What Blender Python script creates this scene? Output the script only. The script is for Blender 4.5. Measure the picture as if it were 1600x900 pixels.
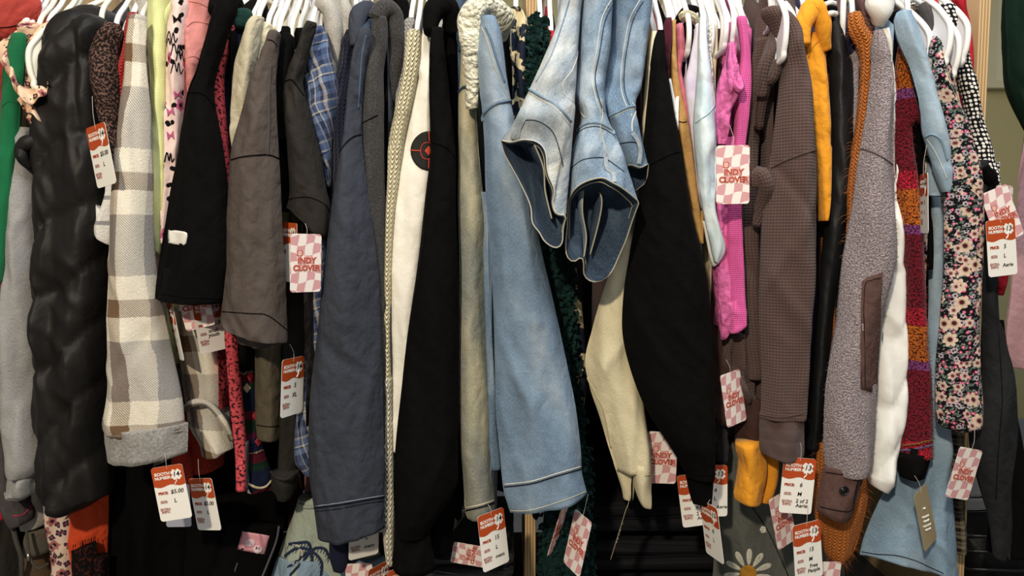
import bpy, bmesh, math, random
from mathutils import Vector, Matrix, noise
from mathutils.bvhtree import BVHTree
for _o in list(bpy.data.objects): bpy.data.objects.remove(_o)
SC = bpy.context.scene; COL = SC.collection
# ---------------- camera ----------------
CAMY, CAMZ, PITCH, F = -1.156, 1.35, math.radians(4.3), 1600*26/36
cd = bpy.data.cameras.new('camera'); cam = bpy.data.objects.new('camera', cd); COL.objects.link(cam)
cd.lens = 26; cd.sensor_width = 36; cd.clip_start = .02; cd.clip_end = 60
cam.location = (0, CAMY, CAMZ); cam.rotation_euler = (math.pi/2-PITCH, 0, 0); SC.camera = cam
CAM = Vector((0, CAMY, CAMZ))
def pdir(px, py):
    a, b = (px-800)/F, -(py-450)/F
    return Vector((a, math.cos(PITCH)+b*math.sin(PITCH), -math.sin(PITCH)+b*math.cos(PITCH)))
def at(px, py, Y=0.0):
    d = pdir(px, py); return CAM + d*((Y-CAMY)/d.y)
# ---------------- light ----------------
w = bpy.data.worlds.new('world'); SC.world = w; w.use_nodes = True
w.node_tree.nodes['Background'].inputs[0].default_value = (1, .98, .95, 1)
w.node_tree.nodes['Background'].inputs[1].default_value = .20
def area(name, loc, target, size, power, color, sy=None):
    l = bpy.data.lights.new(name, 'AREA'); l.energy = power; l.color = color; l.size = size
    if sy: l.shape = 'RECTANGLE'; l.size_y = sy
    o = bpy.data.objects.new(name, l); COL.objects.link(o); o.location = loc
    o.rotation_euler = (Vector(target)-Vector(loc)).to_track_quat('-Z', 'Y').to_euler(); return o
area('ceiling_panel_light', (.35, -.75, 2.95), (.1, .05, 1.35), 1.3, 34, (.95, .98, 1), .7)
area('ceiling_spot_light', (-.65, -2.3, 2.45), (-.05, 0, 1.2), .12, 50, (1, .86, .66))
area('ceiling_rear_light', (0, 1.25, 2.9), (0, .8, 1), 2.4, 22, (.95, .98, 1), .6)
SC.view_settings.view_transform = 'Standard'; SC.view_settings.look = 'None'
SC.view_settings.gamma = 1; SC.view_settings.use_curve_mapping = False; SC.view_settings.exposure = 0.0
# ---------------- materials ----------------
def lin(h):
    h = h.lstrip('#'); c = [int(h[i:i+2], 16)/255 for i in (0, 2, 4)]
    return tuple(x/12.92 if x <= .04045 else ((x+.055)/1.055)**2.4 for x in c)+(1,)
def C4(c): return lin(c) if isinstance(c, str) else c
class G:
    def __init__(s, name):
        s.mat = bpy.data.materials.new(name); s.mat.use_nodes = True; s.t = s.mat.node_tree
        s.b = s.t.nodes['Principled BSDF']; s._uv = None
    def put(s, sock, v):
        if v is None: return
        if isinstance(v, bpy.types.NodeSocket): s.t.links.new(v, sock)
        else: sock.default_value = v
    def node(s, ty, ins=(), **kw):
        n = s.t.nodes.new(ty)
        for k, v in kw.items(): setattr(n, k, v)
        for i, v in enumerate(ins): s.put(n.inputs[i], v)
        return n
    def m(s, op, a, b=None, c=None): return s.node('ShaderNodeMath', (a, b, c), operation=op).outputs[0]
    def vm(s, op, a, b=None): return s.node('ShaderNodeVectorMath', (a, b), operation=op)
    def uv(s):
        if not s._uv:
            n = s.node('ShaderNodeUVMap'); sp = s.node('ShaderNodeSeparateXYZ', (n.outputs[0],)); s._uv = (n.outputs[0], sp.outputs[0], sp.outputs[1])
        return s._uv
    def vec(s, x, y, z=0.0): return s.node('ShaderNodeCombineXYZ', (x, y, z)).outputs[0]
    def noise(s, vec, scale, detail=3, rough=.6, col=False):
        n = s.node('ShaderNodeTexNoise'); s.put(n.inputs['Vector'], vec); n.inputs['Scale'].default_value = scale
        n.inputs['Detail'].default_value = detail; n.inputs['Roughness'].default_value = rough; return n.outputs['Color' if col else 'Fac']
    def vor(s, vec, scale, feat='F1', rnd=1.0):
        n = s.node('ShaderNodeTexVoronoi', feature=feat); s.put(n.inputs['Vector'], vec); n.inputs['Scale'].default_value = scale
        if 'Randomness' in n.inputs: n.inputs['Randomness'].default_value = rnd
        return n
    def mix(s, f, a, b, bt='MIX'):
        n = s.node('ShaderNodeMix', data_type='RGBA', blend_type=bt)
        s.put(n.inputs[0], f); s.put(n.inputs[6], C4(a)); s.put(n.inputs[7], C4(b)); return n.outputs[2]
    def ramp(s, f, stops, interp='LINEAR'):
        n = s.node('ShaderNodeValToRGB', (f,)); r = n.color_ramp; r.interpolation = interp
        while len(r.elements) > 1: r.elements.remove(r.elements[-1])
        r.elements[0].position = stops[0][0]; r.elements[0].color = C4(stops[0][1])
        for p, c in stops[1:]:
            e = r.elements.new(p); e.color = C4(c)
        return n.outputs[0]
    def step(s, v, e, wd=.05):
        n = s.node('ShaderNodeMapRange', (v, e-wd, e+wd, 0.0, 1.0), interpolation_type='SMOOTHSTEP'); return n.outputs[0]
    def sin(s, v, per): return s.m('SINE', s.m('MULTIPLY', v, 2*math.pi/per))
    def out(s, col, rough=.9, h=None, dist=.001, strength=.6, sheen=.0, spec=.25, **kw):
        s.put(s.b.inputs['Base Color'], C4(col)); s.b.inputs['Roughness'].default_value = rough
        s.b.inputs['Specular IOR Level'].default_value = spec
        if sheen: s.b.inputs['Sheen Weight'].default_value = sheen; s.b.inputs['Sheen Roughness'].default_value = .5
        if h is not None:
            bn = s.node('ShaderNodeBump'); bn.inputs['Strength'].default_value = strength; bn.inputs['Distance'].default_value = dist
            s.put(bn.inputs['Height'], h); s.t.links.new(bn.outputs[0], s.b.inputs['Normal'])
        for k, v in kw.items(): s.b.inputs[k.replace('_', ' ')].default_value = v
        return s.mat
def wrinkle(g, amt=1.0):
    v, x, y = g.uv()
    a = g.noise(g.vec(g.m('MULTIPLY', x, 22.0), g.m('MULTIPLY', y, 9.0)), 1.0, 3, .55)
    b = g.noise(v, 60, 2, .5)
    return g.m('ADD', g.m('MULTIPLY', a, 7.0*amt), g.m('ADD', g.m('MULTIPLY', b, 1.6*amt), g.m('MULTIPLY', g.m('ABSOLUTE', g.m('SUBTRACT', g.noise(g.vec(g.m('MULTIPLY', x, 30.0), g.m('MULTIPLY', y, 22.0)), 1.0, 2, .5), .5)), 6.0*amt)))
def M_plain(name, col, rough=.9, var=.08, sheen=.0, spec=.2, wr=1.0, fine=320):
    g = G(name); v, x, y = g.uv(); n = g.noise(v, fine, 2, .7); n2 = g.noise(v, 14, 2, .5)
    c = g.mix(g.m('MULTIPLY', n, var*2), col, '000000'); c = g.mix(g.m('MULTIPLY', n2, var), c, 'ffffff' if var < .05 else col)
    return g.out(c, rough, g.m('ADD', wrinkle(g, wr), g.m('MULTIPLY', n, .25)), .0016, .7, sheen, spec)
def M_heather(name, a, b, stretch=3.0, fine=420, sheen=.0):
    g = G(name); v, x, y = g.uv(); n = g.noise(g.vec(g.m('MULTIPLY', x, stretch), y), fine, 2, .8)
    return g.out(g.ramp(n, [(.35, a), (.62, b)]), .95, g.m('ADD', wrinkle(g), g.m('MULTIPLY', n, .4)), .001, .5, sheen, .1)
def M_denim(name, dark, mid, light, fade=9.0, thr=.5, twill=.0022):
    g = G(name); v, x, y = g.uv()
    n = g.noise(g.vec(x, g.m('MULTIPLY', y, .45)), fade, 5, .62); f = g.noise(g.vec(g.m('MULTIPLY', x, 1.4), g.m('MULTIPLY', y, .5)), 520, 2, .8)
    tw = g.sin(g.m('ADD', x, y), twill)
    c = g.ramp(n, [(thr-.2, dark), (thr, mid), (thr+.2, light)])
    c = g.mix(g.m('MULTIPLY', g.step(f, .55, .12), .35), c, light); c = g.mix(g.m('MULTIPLY', g.step(g.m('SUBTRACT', 1.0, f), .58, .1), .35), c, dark)
    h = g.m('ADD', wrinkle(g, 1.2), g.m('ADD', g.m('MULTIPLY', tw, .15), f))
    return g.out(c, .88, h, .0012, .6, 0, .15)
def M_knit(name, col, du=.006, dv=.005, depth=.002, col2=None, zig=True, strength=1.0, sheen=.1):
    g = G(name); v, x, y = g.uv()
    a = g.m('ABSOLUTE', g.sin(x, du*2)); yy = g.m('ADD', y, g.m('MULTIPLY', a, dv*.8)) if zig else y
    b = g.m('ABSOLUTE', g.sin(yy, dv*2)); h = g.m('MULTIPLY', g.m('POWER', a, .6), g.m('ADD', g.m('MULTIPLY', b, .7), .3))
    n = g.noise(v, 300, 2, .7); c = g.mix(g.m('MULTIPLY', n, .3), col, col2 or '000000')
    return g.out(c, .95, g.m('ADD', g.m('MULTIPLY', h, 1.0), g.m('MULTIPLY', n, .2)), depth, strength, sheen, .1)
def M_waffle(name, col, p=.0058, strength=.9):
    g = G(name); v, x, y = g.uv()
    a = g.m('POWER', g.m('ABSOLUTE', g.sin(x, p*2)), .7); b = g.m('POWER', g.m('ABSOLUTE', g.sin(y, p*2)), .7)
    h = g.m('SUBTRACT', 1.0, g.m('MULTIPLY', a, g.m('ADD', .45, g.m('MULTIPLY', b, .55)))); n = g.noise(v, 280, 2, .7)
    c = g.mix(g.m('MULTIPLY', n, .3), col, '000000')
    return g.out(c, .95, h, .0025, strength, .1, .1)
def M_plaid(name, pu, pv, warp, weft, twill=.004, fuzz=.15, rough=.95, ang=0.0):
    g = G(name); v, x, y = g.uv()
    if ang: x, y = g.m('ADD', x, g.m('MULTIPLY', y, ang)), g.m('SUBTRACT', y, g.m('MULTIPLY', x, ang))
    n = g.noise(v, 260, 2, .7); j = g.m('MULTIPLY', g.m('SUBTRACT', n, .5), .004)
    A = g.ramp(g.m('FRACT', g.m('DIVIDE', g.m('ADD', x, j), pu)), warp, 'CONSTANT'); B = g.ramp(g.m('FRACT', g.m('DIVIDE', g.m('ADD', y, j), pv)), weft, 'CONSTANT')
    s = g.step(g.sin(g.m('ADD', g.m('ADD', x, y), g.m('MULTIPLY', j, .3)), twill), 0, .5)
    c = g.mix(g.m('ADD', .22, g.m('MULTIPLY', s, .56)), A, B); c = g.mix(g.m('MULTIPLY', n, fuzz), c, '000000')
    return g.out(c, rough, g.m('ADD', g.m('MULTIPLY', s, .5), n), .0015, .6, .1, .1)
def M_boucle(name, a, b, scale=260, depth=.003, strength=1.0):
    g = G(name); v, x, y = g.uv(); vo = g.vor(v, scale); n = g.noise(v, scale*.8, 3, .7)
    return g.out(g.ramp(n, [(.36, a), (.6, b)]), .97, g.m('ADD', g.m('MULTIPLY', vo.outputs['Distance'], -1.0), n), depth, strength, .2, .1)
def petals(g, vec, scale, R, n, rnd=.85, depth=.35):
    """flower mask and centre mask of voronoi-placed flowers; returns (petal, centre, cell random)"""
    vo = g.vor(vec, scale, 'F1', rnd); sc = g.vm('SCALE', vec); sc.inputs[3].default_value = scale
    d = g.vm('SUBTRACT', sc.outputs[0], vo.outputs['Position'])
    pos = vo.outputs['Position']
    # position output is already unscaled in Blender: rescale it
    ps = g.vm('SCALE', pos); ps.inputs[3].default_value = scale
    d = g.vm('SUBTRACT', sc.outputs[0], ps.outputs[0]).outputs[0]
    sp = g.node('ShaderNodeSeparateXYZ', (d,)); an = g.m('ARCTAN2', sp.outputs[1], sp.outputs[0])
    r = g.m('SQRT', g.m('ADD', g.m('MULTIPLY', sp.outputs[0], sp.outputs[0]), g.m('MULTIPLY', sp.outputs[1], sp.outputs[1])))
    rs = g.node('ShaderNodeSeparateColor', (vo.outputs['Color'],))
    w = g.m('ABSOLUTE', g.m('COSINE', g.m('ADD', g.m('MULTIPLY', an, n/2), g.m('MULTIPLY', rs.outputs[0], 6.0))))
    rad = g.m('MULTIPLY', g.m('ADD', g.m('MULTIPLY', w, depth), 1-depth), R)
    pet = g.step(g.m('SUBTRACT', rad, r), 0, .02); cen = g.step(g.m('SUBTRACT', R*.3, r), 0, .03)
    return pet, cen, rs.outputs[1], r
def M_floral(name, base, layers, leaf=None, bump=.5):
    """layers: (scale, R, petals, threshold of cells kept, petal colour, centre colour, offset)"""
    g = G(name); v, x, y = g.uv(); c = C4(base)
    wv = g.vm('ADD', v, g.vm('SCALE', g.noise(v, 60, 2, .5, True)).outputs[0]); 
    if leaf:
        for k, (sc, th, lc) in enumerate(leaf):
            s2 = g.vec(g.m('ADD', g.m('MULTIPLY', x, 1.0+.6*k), g.m('MULTIPLY', y, .5)), g.m('SUBTRACT', g.m('MULTIPLY', y, 2.3), g.m('MULTIPLY', x, 1.1)))
            c = g.mix(g.step(g.m('SUBTRACT', th, g.vor(s2, sc).outputs['Distance']), 0, .03), c, lc)
    for (sc, R, n, keep, pc, cc, of) in layers:
        ov = g.vm('ADD', v, (of, of*1.7, 0)).outputs[0]
        p, cm, rnd, r = petals(g, ov, sc, R, n); k = g.m('LESS_THAN', rnd, keep)
        rim = g.mix(g.step(g.m('DIVIDE', r, R), .42, .16), g.mix(.5, cc, pc), pc)
        c = g.mix(g.m('MULTIPLY', p, k), c, rim); c = g.mix(g.m('MULTIPLY', cm, k), c, cc)
    return g.out(c, .9, wrinkle(g), .0012, bump, 0, .1)
def M_dots(name, base, dot, scale=90, R=.33, rnd=.5, rough=.8):
    g = G(name); v, x, y = g.uv(); vo = g.vor(v, scale, 'F1', rnd)
    return g.out(g.mix(g.step(g.m('SUBTRACT', R, vo.outputs['Distance']), 0, .03), base, dot), rough, wrinkle(g), .001, .4, 0, .15)
def M_blotch(name, stops, scale=18, detail=4, rough=.85, interp='CONSTANT', st=1.0, h=True):
    g = G(name); v, x, y = g.uv(); n = g.noise(g.vec(x, g.m('MULTIPLY', y, st)), scale, detail, .6)
    return g.out(g.ramp(n, stops, interp), rough, wrinkle(g), .001, .5, 0, .15)
def M_bands(name, per, stops, knit=True, fuzz=.25, axis=2, n_scale=230, jit=.012):
    g = G(name); U = g.uv(); n = g.noise(U[0], n_scale, 2, .7); j = g.m('MULTIPLY', g.m('SUBTRACT', n, .5), jit)
    c = g.ramp(g.m('FRACT', g.m('DIVIDE', g.m('ADD', U[axis], j), per)), stops, 'CONSTANT')
    c = g.mix(g.step(g.noise(U[0], n_scale*1.3, 2, .8), .52, .08), c, '140c0e') if knit else c
    return g.out(c, .95, n, .0025, .9, .15 if knit else 0, .1)
def M_gloss(name, col, rough=.4, spec=.5, **kw):
    g = G(name); v, x, y = g.uv(); n = g.noise(v, 40, 2, .5); return g.out(C4(col), rough, wrinkle(g), .001, .35, 0, spec, **kw)
def M_solid(name, col, rough=.5, spec=.4, **kw): return G(name).out(col, rough, spec=spec, **kw)
def M_ply(name):
    g = G(name); tc = g.node('ShaderNodeTexCoord'); sp = g.node('ShaderNodeSeparateXYZ', (tc.outputs['Object'],))
    n = g.noise(g.vec(g.m('MULTIPLY', sp.outputs[0], 60.0), g.m('MULTIPLY', sp.outputs[1], 9.0), g.m('MULTIPLY', sp.outputs[2], 2.0)), 3.0, 4, .6)
    pl = g.step(g.sin(sp.outputs[0], .0052), .1, .5)
    c = g.mix(pl, 'd9bd90', 'a98558'); c = g.mix(g.m('MULTIPLY', n, .45), c, '8b6a45')
    return g.out(c, .7, n, .0006, .3)
# ---------------- mesh helpers ----------------
def tag(o, label=None, cat=None, group=None, kind=None):
    if label: o['label'] = label
    if cat: o['category'] = cat
    if group: o['group'] = group
    if kind: o['kind'] = kind
    return o
def mesh_obj(name, verts, faces, mat, parent=None, uvs=None, smooth=True):
    org = parent_org(parent); me = bpy.data.meshes.new(name)
    me.from_pydata([tuple(Vector(v)-org) for v in verts], [], faces); me.materials.append(mat)
    if smooth: me.polygons.foreach_set('use_smooth', [True]*len(me.polygons))
    if uvs is not None:
        l = me.uv_layers.new(name='UVMap'); buf = []
        for f in faces:
            cf = [uvs[i] for i in f]
            for c in cf: buf += [c[0], c[1]]
        l.data.foreach_set('uv', buf)
    me.update(); o = bpy.data.objects.new(name, me); COL.objects.link(o)
    if parent: o.parent = parent
    return o
def parent_org(p):
    v = Vector((0, 0, 0))
    while p: v = v+p.location; p = p.parent
    return v
def empty(name, loc, label, cat, group=None):
    o = bpy.data.objects.new(name, None); COL.objects.link(o); o.location = loc; o.empty_display_size = .05
    return tag(o, label, cat, group)
class MB:
    def __init__(s): s.v = []; s.f = []; s.uv = []
    def add(s, V, Fc, uv=None):
        n = len(s.v); s.v += [Vector(a) for a in V]; s.f += [tuple(i+n for i in f) for f in Fc]; s.uv += uv or [(a[0], a[2]) for a in V]
    def box(s, a, b):
        (x0, y0, z0), (x1, y1, z1) = a, b
        V = [(x0,y0,z0),(x1,y0,z0),(x1,y1,z0),(x0,y1,z0),(x0,y0,z1),(x1,y0,z1),(x1,y1,z1),(x0,y1,z1)]
        s.add(V, [(0,3,2,1),(4,5,6,7),(0,1,5,4),(1,2,6,5),(2,3,7,6),(3,0,4,7)])
    def tube(s, pts, r, n=8, closed=False, flat=None):
        pts = [Vector(p) for p in pts]; m = len(pts); V = []; up = None; L = 0; uv = []
        for i, p in enumerate(pts):
            t = (pts[(i+1) % m]-pts[i-1]) if closed else (pts[min(i+1, m-1)]-pts[max(i-1, 0)])
            if t.length < 1e-9: t = Vector((0, 0, 1))
            t.normalize()
            if up is None: up = t.orthogonal().normalized()
            up = (up-t*up.dot(t)); up = up.normalized() if up.length > 1e-6 else t.orthogonal().normalized()
            sd = t.cross(up); rr = r[i] if isinstance(r, (list, tuple)) else r
            if i: L += (p-pts[i-1]).length
            for k in range(n):
                a = 2*math.pi*k/n; V.append(p+up*(math.cos(a)*rr)+sd*(math.sin(a)*rr)); uv.append((k/n*rr*6, L))
        Fc = []
        for i in range(m if closed else m-1):
            for k in range(n):
                a, b = i*n+k, i*n+(k+1) % n; c, d = ((i+1) % m)*n+(k+1) % n, ((i+1) % m)*n+k; Fc.append((a, b, c, d))
        if not closed: Fc.append(tuple(range(n-1, -1, -1))); Fc.append(tuple(range((m-1)*n, m*n)))
        s.add(V, Fc, uv)
    def build(s, name, mat, parent=None, smooth=True): return mesh_obj(name, s.v, s.f, mat, parent, s.uv, smooth)
def cr(P, t):
    """catmull-rom through list of tuples, t in 0..len-1"""
    n = len(P); i = min(int(t), n-2); f = t-i
    a, b, c, d = P[max(i-1, 0)], P[i], P[i+1], P[min(i+2, n-1)]
    return [.5*((2*q)+(r-p)*f+(2*p-5*q+4*r-s_)*f*f+(-p+3*q-3*r+s_)*f**3) for p, q, r, s_ in zip(a, b, c, d)]
def curve(P, per=6):
    return [tuple(cr(P, (len(P)-1)*k/(per*(len(P)-1)))) for k in range(per*(len(P)-1)+1)]
def sg(v, p): return math.copysign(abs(v)**p, v)
SEED = [3]
class Part: pass
def norm_rows(rows):
    R = []
    for r in rows:
        r = list(r)
        if len(r) == 3: r = [r[1], r[0], r[2], r[0]]
        while len(r) < 6: r.append([0.0, 1.0][len(r)-4])
        R.append(r)                                  # xl yl xr yr dY Tscale
    return R
def loft(name, parent, mat, rows, Y, T=.045, fold=.006, fx=26., fz=3.5, pw=.72, nu=None, hem=True, wr=.0016, seed=None, disp=None, step=7., label=None, uoff=0., ridge=None, cre=None, sag=None):
    R = norm_rows(rows); SEED[0] += 1; sd = seed if seed is not None else SEED[0]*7.31
    mw = max(max(r[2]-r[0] for r in R), 10)
    if nu is None: nu = int(max(40, min(112, mw*1.05)))//2*2
    rnd = random.Random(int(sd*100)); rg = rnd.uniform(-.45, .45) if ridge is None else ridge
    if cre is None: cre = int(max(3, min(16, mw/7)))
    LT = sum(abs(R[i+1][1]-R[i][1]) for i in range(len(R)-1))/950
    CR = []
    for _ in range(cre):
        ang = rnd.gauss(0, .35); CR.append((rnd.uniform(-.8, .8)*mw/1900, rnd.uniform(0, LT), math.cos(ang), math.sin(ang), rnd.uniform(.005, .013), rnd.uniform(.03, .12), rnd.choice((-1, 1, 1))*rnd.uniform(.5, 1)*fold*.75))
    if sag is None: sag = .006 if hem and mw > 50 else 0
    ny = max(R[-1][1], R[-1][3])
    segs = []
    for i in range(len(R)-1):
        n = max(2, int(max(abs(R[i+1][1]-R[i][1]), abs(R[i+1][3]-R[i][3]), abs(R[i+1][0]-R[i][0]))/step)); segs += [i+k/n for k in range(n)]
    segs.append(len(R)-1)
    V = []; UV = []; vl = 0; pc = None
    for t in segs:
        xl, yl, xr, yr, dy, ts = cr(R, t)
        A, B = at(xl, yl, Y+dy), at(xr, yr, Y+dy); c = (A+B)/2; h = (B-A)/2; hw = h.length
        th = min(T*ts, hw*1.7+.004)/2
        if pc is not None: vl += (c-pc).length
        pc = c; ring = []
        for k in range(nu):
            a = 2*math.pi*k/nu; u, f = -sg(math.cos(a), pw), sg(math.sin(a), pw)       # k=0 left edge, front first
            q = c+h*u; rr = rg+.3*noise.noise(Vector((sd, vl*5, 1.3))); tt = (u-rr)/(1-rr if u > rr else 1+rr); ta = min(1, math.sqrt(tt*tt*.965+.035)); sh = (.42*(1-ta)+.58*(1-ta**4)) if hw > .012 else abs(f)
            P = q+Vector((0, -th*sh*(1.12 if f >= 0 else -1.12), 0))
            n1 = noise.noise(Vector((q.x*fx+sd, q.z*fz, sd*1.3+(0 if f >= 0 else 7)))); n2 = noise.noise(Vector((q.x*fx*2.3+sd, q.z*fz*1.9, sd*.7+3)))
            n3 = 1-abs(noise.noise(Vector(((q.x+q.z*.6)*28+sd, (q.z-q.x*.5)*11, sd)))*3)
            e = abs(f)**.8
            P += Vector((0, -1 if f >= 0 else 1, 0))*((n1*fold*1.9+n2*fold*1.0)*e+max(n3, 0)*wr*e)
            P.x += (noise.noise(Vector((sd, q.z*9, u*2)))*.5)*fold*.55
            if f >= 0:
                X0 = u*hw
                for (cu, cv, ca_, sa_, cw, cl, cam_) in CR:
                    dx, dv = X0-cu, vl-cv; dp = dx*ca_-dv*sa_
                    if abs(dp) < 3*cw:
                        dl = dx*sa_+dv*ca_
                        if abs(dl) < 2*cl: P.y -= cam_*math.exp(-(dp/cw)**2-(dl/cl)**2)*e
                if sag and vl > LT*.8: P.z -= sag*(1-u*u)*min(1, (vl-LT*.8)/(LT*.2))**2
            if disp: P = disp(P, u, f, vl, q, th)
            ring.append(P)
        L = 0
        for k in range(nu):
            if k: L += (ring[k]-ring[k-1]).length
            UV.append((L-hw+uoff, -vl))
        V += ring
    nr = len(segs)
    def cap_ring(frac, dz):
        base = V[(nr-1)*nu:nr*nu]; c = sum(base, Vector())/nu
        return [c+(p-c)*frac+Vector((0, 0, dz)) for p in base]
    rings = nr
    if hem:
        for fr, dz in ((.93, -.0006), (.88, .004), (.84, .02), (.8, .05)):
            V += cap_ring(fr, dz) if rings == nr else [p for p in cap_ring(fr, dz)]; UV += [(UV[(nr-1)*nu+k][0], -vl-dz) for k in range(nu)]; rings += 1
    Fc = []
    for i in range(rings-1):
        for k in range(nu):
            a, b = i*nu+k, i*nu+(k+1) % nu; Fc.append((a, a+nu, b+nu, b))
    # last column uv seam sits at the left edge, back side
    Fc.append(tuple(range(nu-1, -1, -1))[::-1]); Fc.append(tuple(range((rings-1)*nu, rings*nu))[::-1])
    o = mesh_obj(name, V, Fc, mat, parent, UV)
    if label: o['label'] = label
    p = Part(); p.o = o; p.V = V; p.F = Fc; p.bvh = None; p.nu = nu; p.nr = nr; p.parent = parent; p.Y = Y
    return p
def hit(p, px, py):
    if p.bvh is None: p.bvh = BVHTree.FromPolygons(p.V, p.F)
    d = pdir(px, py).normalized(); r = p.bvh.ray_cast(CAM, d)
    if r[0] is None:
        q = at(px, py, p.Y); n = p.bvh.find_nearest(q); return n[0], Vector((0, -1, 0))
    n = r[1]; 
    if n.dot(d) > 0: n = -n
    return r[0], n
def seam(p, name, mat, path, r=.0011, per=8, off=.0, parent=None, label=None):
    pts = [];  cv = curve([tuple(q) for q in path], per) if len(path) > 1 else path
    for q in cv:
        P, n = hit(p, *q); pts.append(P+n*off)
    m = MB(); m.tube(pts, r, 6); o = m.build(name, mat, parent or p.parent)
    if label: o['label'] = label
    return o
def stitches(p, name, mat, path, gap=5, ln=3, r=.0005, parent=None):
    cv = curve(path, 30); m = MB(); acc = 0; pts = [hit(p, *q) for q in cv]
    P = [a+n*.0004 for a, n in pts]; out = []
    # resample
    L = [0]
    for i in range(1, len(P)): L.append(L[-1]+(P[i]-P[i-1]).length)
    g_, l_ = gap/1000, ln/1000; s_ = 0
    def ev(d):
        for i in range(1, len(L)):
            if L[i] >= d: f = (d-L[i-1])/max(L[i]-L[i-1], 1e-9); return P[i-1].lerp(P[i], f)
        return P[-1]
    while s_+l_ < L[-1]:
        m.tube([ev(s_), ev(s_+l_)], r, 4); s_ += g_
    return m.build(name, mat, parent or p.parent)
def decal(p, name, mat, pts, off=.0007, parent=None, n=10, label=None):
    """closed pixel outline laid on the surface as a thin raised patch"""
    if len(pts) < 9: pts = [(pts[i][0]+(pts[(i+1) % len(pts)][0]-pts[i][0])*k/5, pts[i][1]+(pts[(i+1) % len(pts)][1]-pts[i][1])*k/5) for i in range(len(pts)) for k in range(5)]
    cx = sum(q[0] for q in pts)/len(pts); cy = sum(q[1] for q in pts)/len(pts); V = []; UV = []; Fc = []; m = len(pts)
    for j in range(n+1):
        s_ = j/n if j else .001
        for q in pts:
            P, nn = hit(p, cx+(q[0]-cx)*s_, cy+(q[1]-cy)*s_); V.append(P+nn*off); UV.append((P.x, P.z))
    for q in pts:
        P, nn = hit(p, *q); V.append(P-nn*.001); UV.append((P.x, P.z))
    for j in range(n+1):
        for k in range(m): a, b = j*m+k, j*m+(k+1) % m; Fc.append((a, b, b+m, a+m))
    o = mesh_obj(name, V, Fc, mat, parent or p.parent, UV)
    if label: o['label'] = label
    return o
def circ(cx, cy, rx, ry=None, n=28): return [(cx+rx*math.cos(2*math.pi*k/n), cy+(ry or rx)*math.sin(2*math.pi*k/n)) for k in range(n)]
def strands(p, name, mat, n, ln=.012, r=.0003, seed=1, front=True, droop=.4):
    rnd = random.Random(seed); m = MB(); nu = p.nu
    for _ in range(n):
        i = rnd.randrange(p.nr-1); k = rnd.randrange(nu//2+2) if front else rnd.randrange(nu)
        a = p.V[i*nu+k]; b = p.V[i*nu+(k+1) % nu]; c = p.V[(i+1)*nu+k]; q = a+(b-a)*rnd.random()+(c-a)*rnd.random()
        nn = (b-a).cross(c-a); nn = nn.normalized() if nn.length > 1e-12 else Vector((0, -1, 0))
        ce = sum((p.V[i*nu+j*nu//8] for j in range(8)), Vector())/8
        if nn.dot(q-ce) < 0: nn = -nn
        d = (nn+Vector((rnd.uniform(-.9, .9), rnd.uniform(-.5, .5), rnd.uniform(-.9, .6)))).normalized(); l = ln*rnd.uniform(.5, 1.4)
        s1 = q+d*l*.5; s2 = q+d*l+Vector((rnd.uniform(-.3, .3)*l, 0, -droop*l)); m.tube([q-nn*.001, s1, s2], [r, r*.8, r*.3], 3)
    return tag(m.build(name, mat, p.parent), kind='stuff')
BODIES = []
def body(*a, **k): BODIES.append((a, k))
def make_bodies():
    B = sorted(BODIES, key=lambda q: q[0][2]); xs = [q[0][2] for q in B]
    for it in range(400):
        for i in range(len(B)-1):
            gap = (B[i][0][6+0] if 0 else .0165)-(xs[i+1]-xs[i])
            if gap > 0: xs[i] -= gap/2; xs[i+1] += gap/2
    for q, x in zip(B, xs):
        k = dict(q[1]); aa = list(q[0]); aa[2] = x
        if len(aa) > 7: aa[7] = min(aa[7], .012)
        body_mesh(*aa, **k)
def body_mesh(parent, mat, x, ztop, zbot, y0=.07, y1=.42, th=.022, name='body', neck=.07, dx=0.0):
    """torso of a garment hanging edge-on: shoulders rise from y0 to the neck and fall to y1"""
    nj, ni = 22, 16; SEED[0] += 1; sd = SEED[0]*3.3; V = []; UV = []; ym = (y0+y1)/2; hy = (y1-y0)/2
    for side in (1, -1):
        for i in range(ni+1):
            for j in range(nj+1):
                s_ = -1+2*j/nj; y = ym+hy*s_; a = 1-abs(s_); zt = ztop+neck*min(1, a/.75)-(.03 if a > .78 else 0); z = zt+(zbot-zt)*i/ni
                t = th/2*(max(0, 1-s_**8)**.5)*(min(1, .35+i*.5))*(1+.2*i/ni)
                xx = x+dx*(i/ni)+side*t+noise.noise(Vector((y*9+sd, z*3, sd)))*.006*(i/ni+.2)
                V.append(Vector((xx, y+noise.noise(Vector((z*8, sd, side)))*.004, z))); UV.append((y*side, z))
    W = nj+1; H = ni+1; Fc = []
    for s_ in (0, 1):
        o = s_*W*H
        for i in range(ni):
            for j in range(nj):
                q = (o+i*W+j, o+i*W+j+1, o+(i+1)*W+j+1, o+(i+1)*W+j); Fc.append(q if s_ == 0 else q[::-1])
    B = W*H
    for j in range(nj): Fc.append((j, B+j, B+j+1, j+1)); k = ni*W+j; Fc.append((k+1, B+k+1, B+k, k))
    for i in range(ni): Fc.append(((i+1)*W, B+(i+1)*W, B+i*W, i*W)); k = i*W+nj; Fc.append((k, B+k, B+k+W, k+W))
    return mesh_obj(name, V, Fc, mat, parent, UV)
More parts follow.
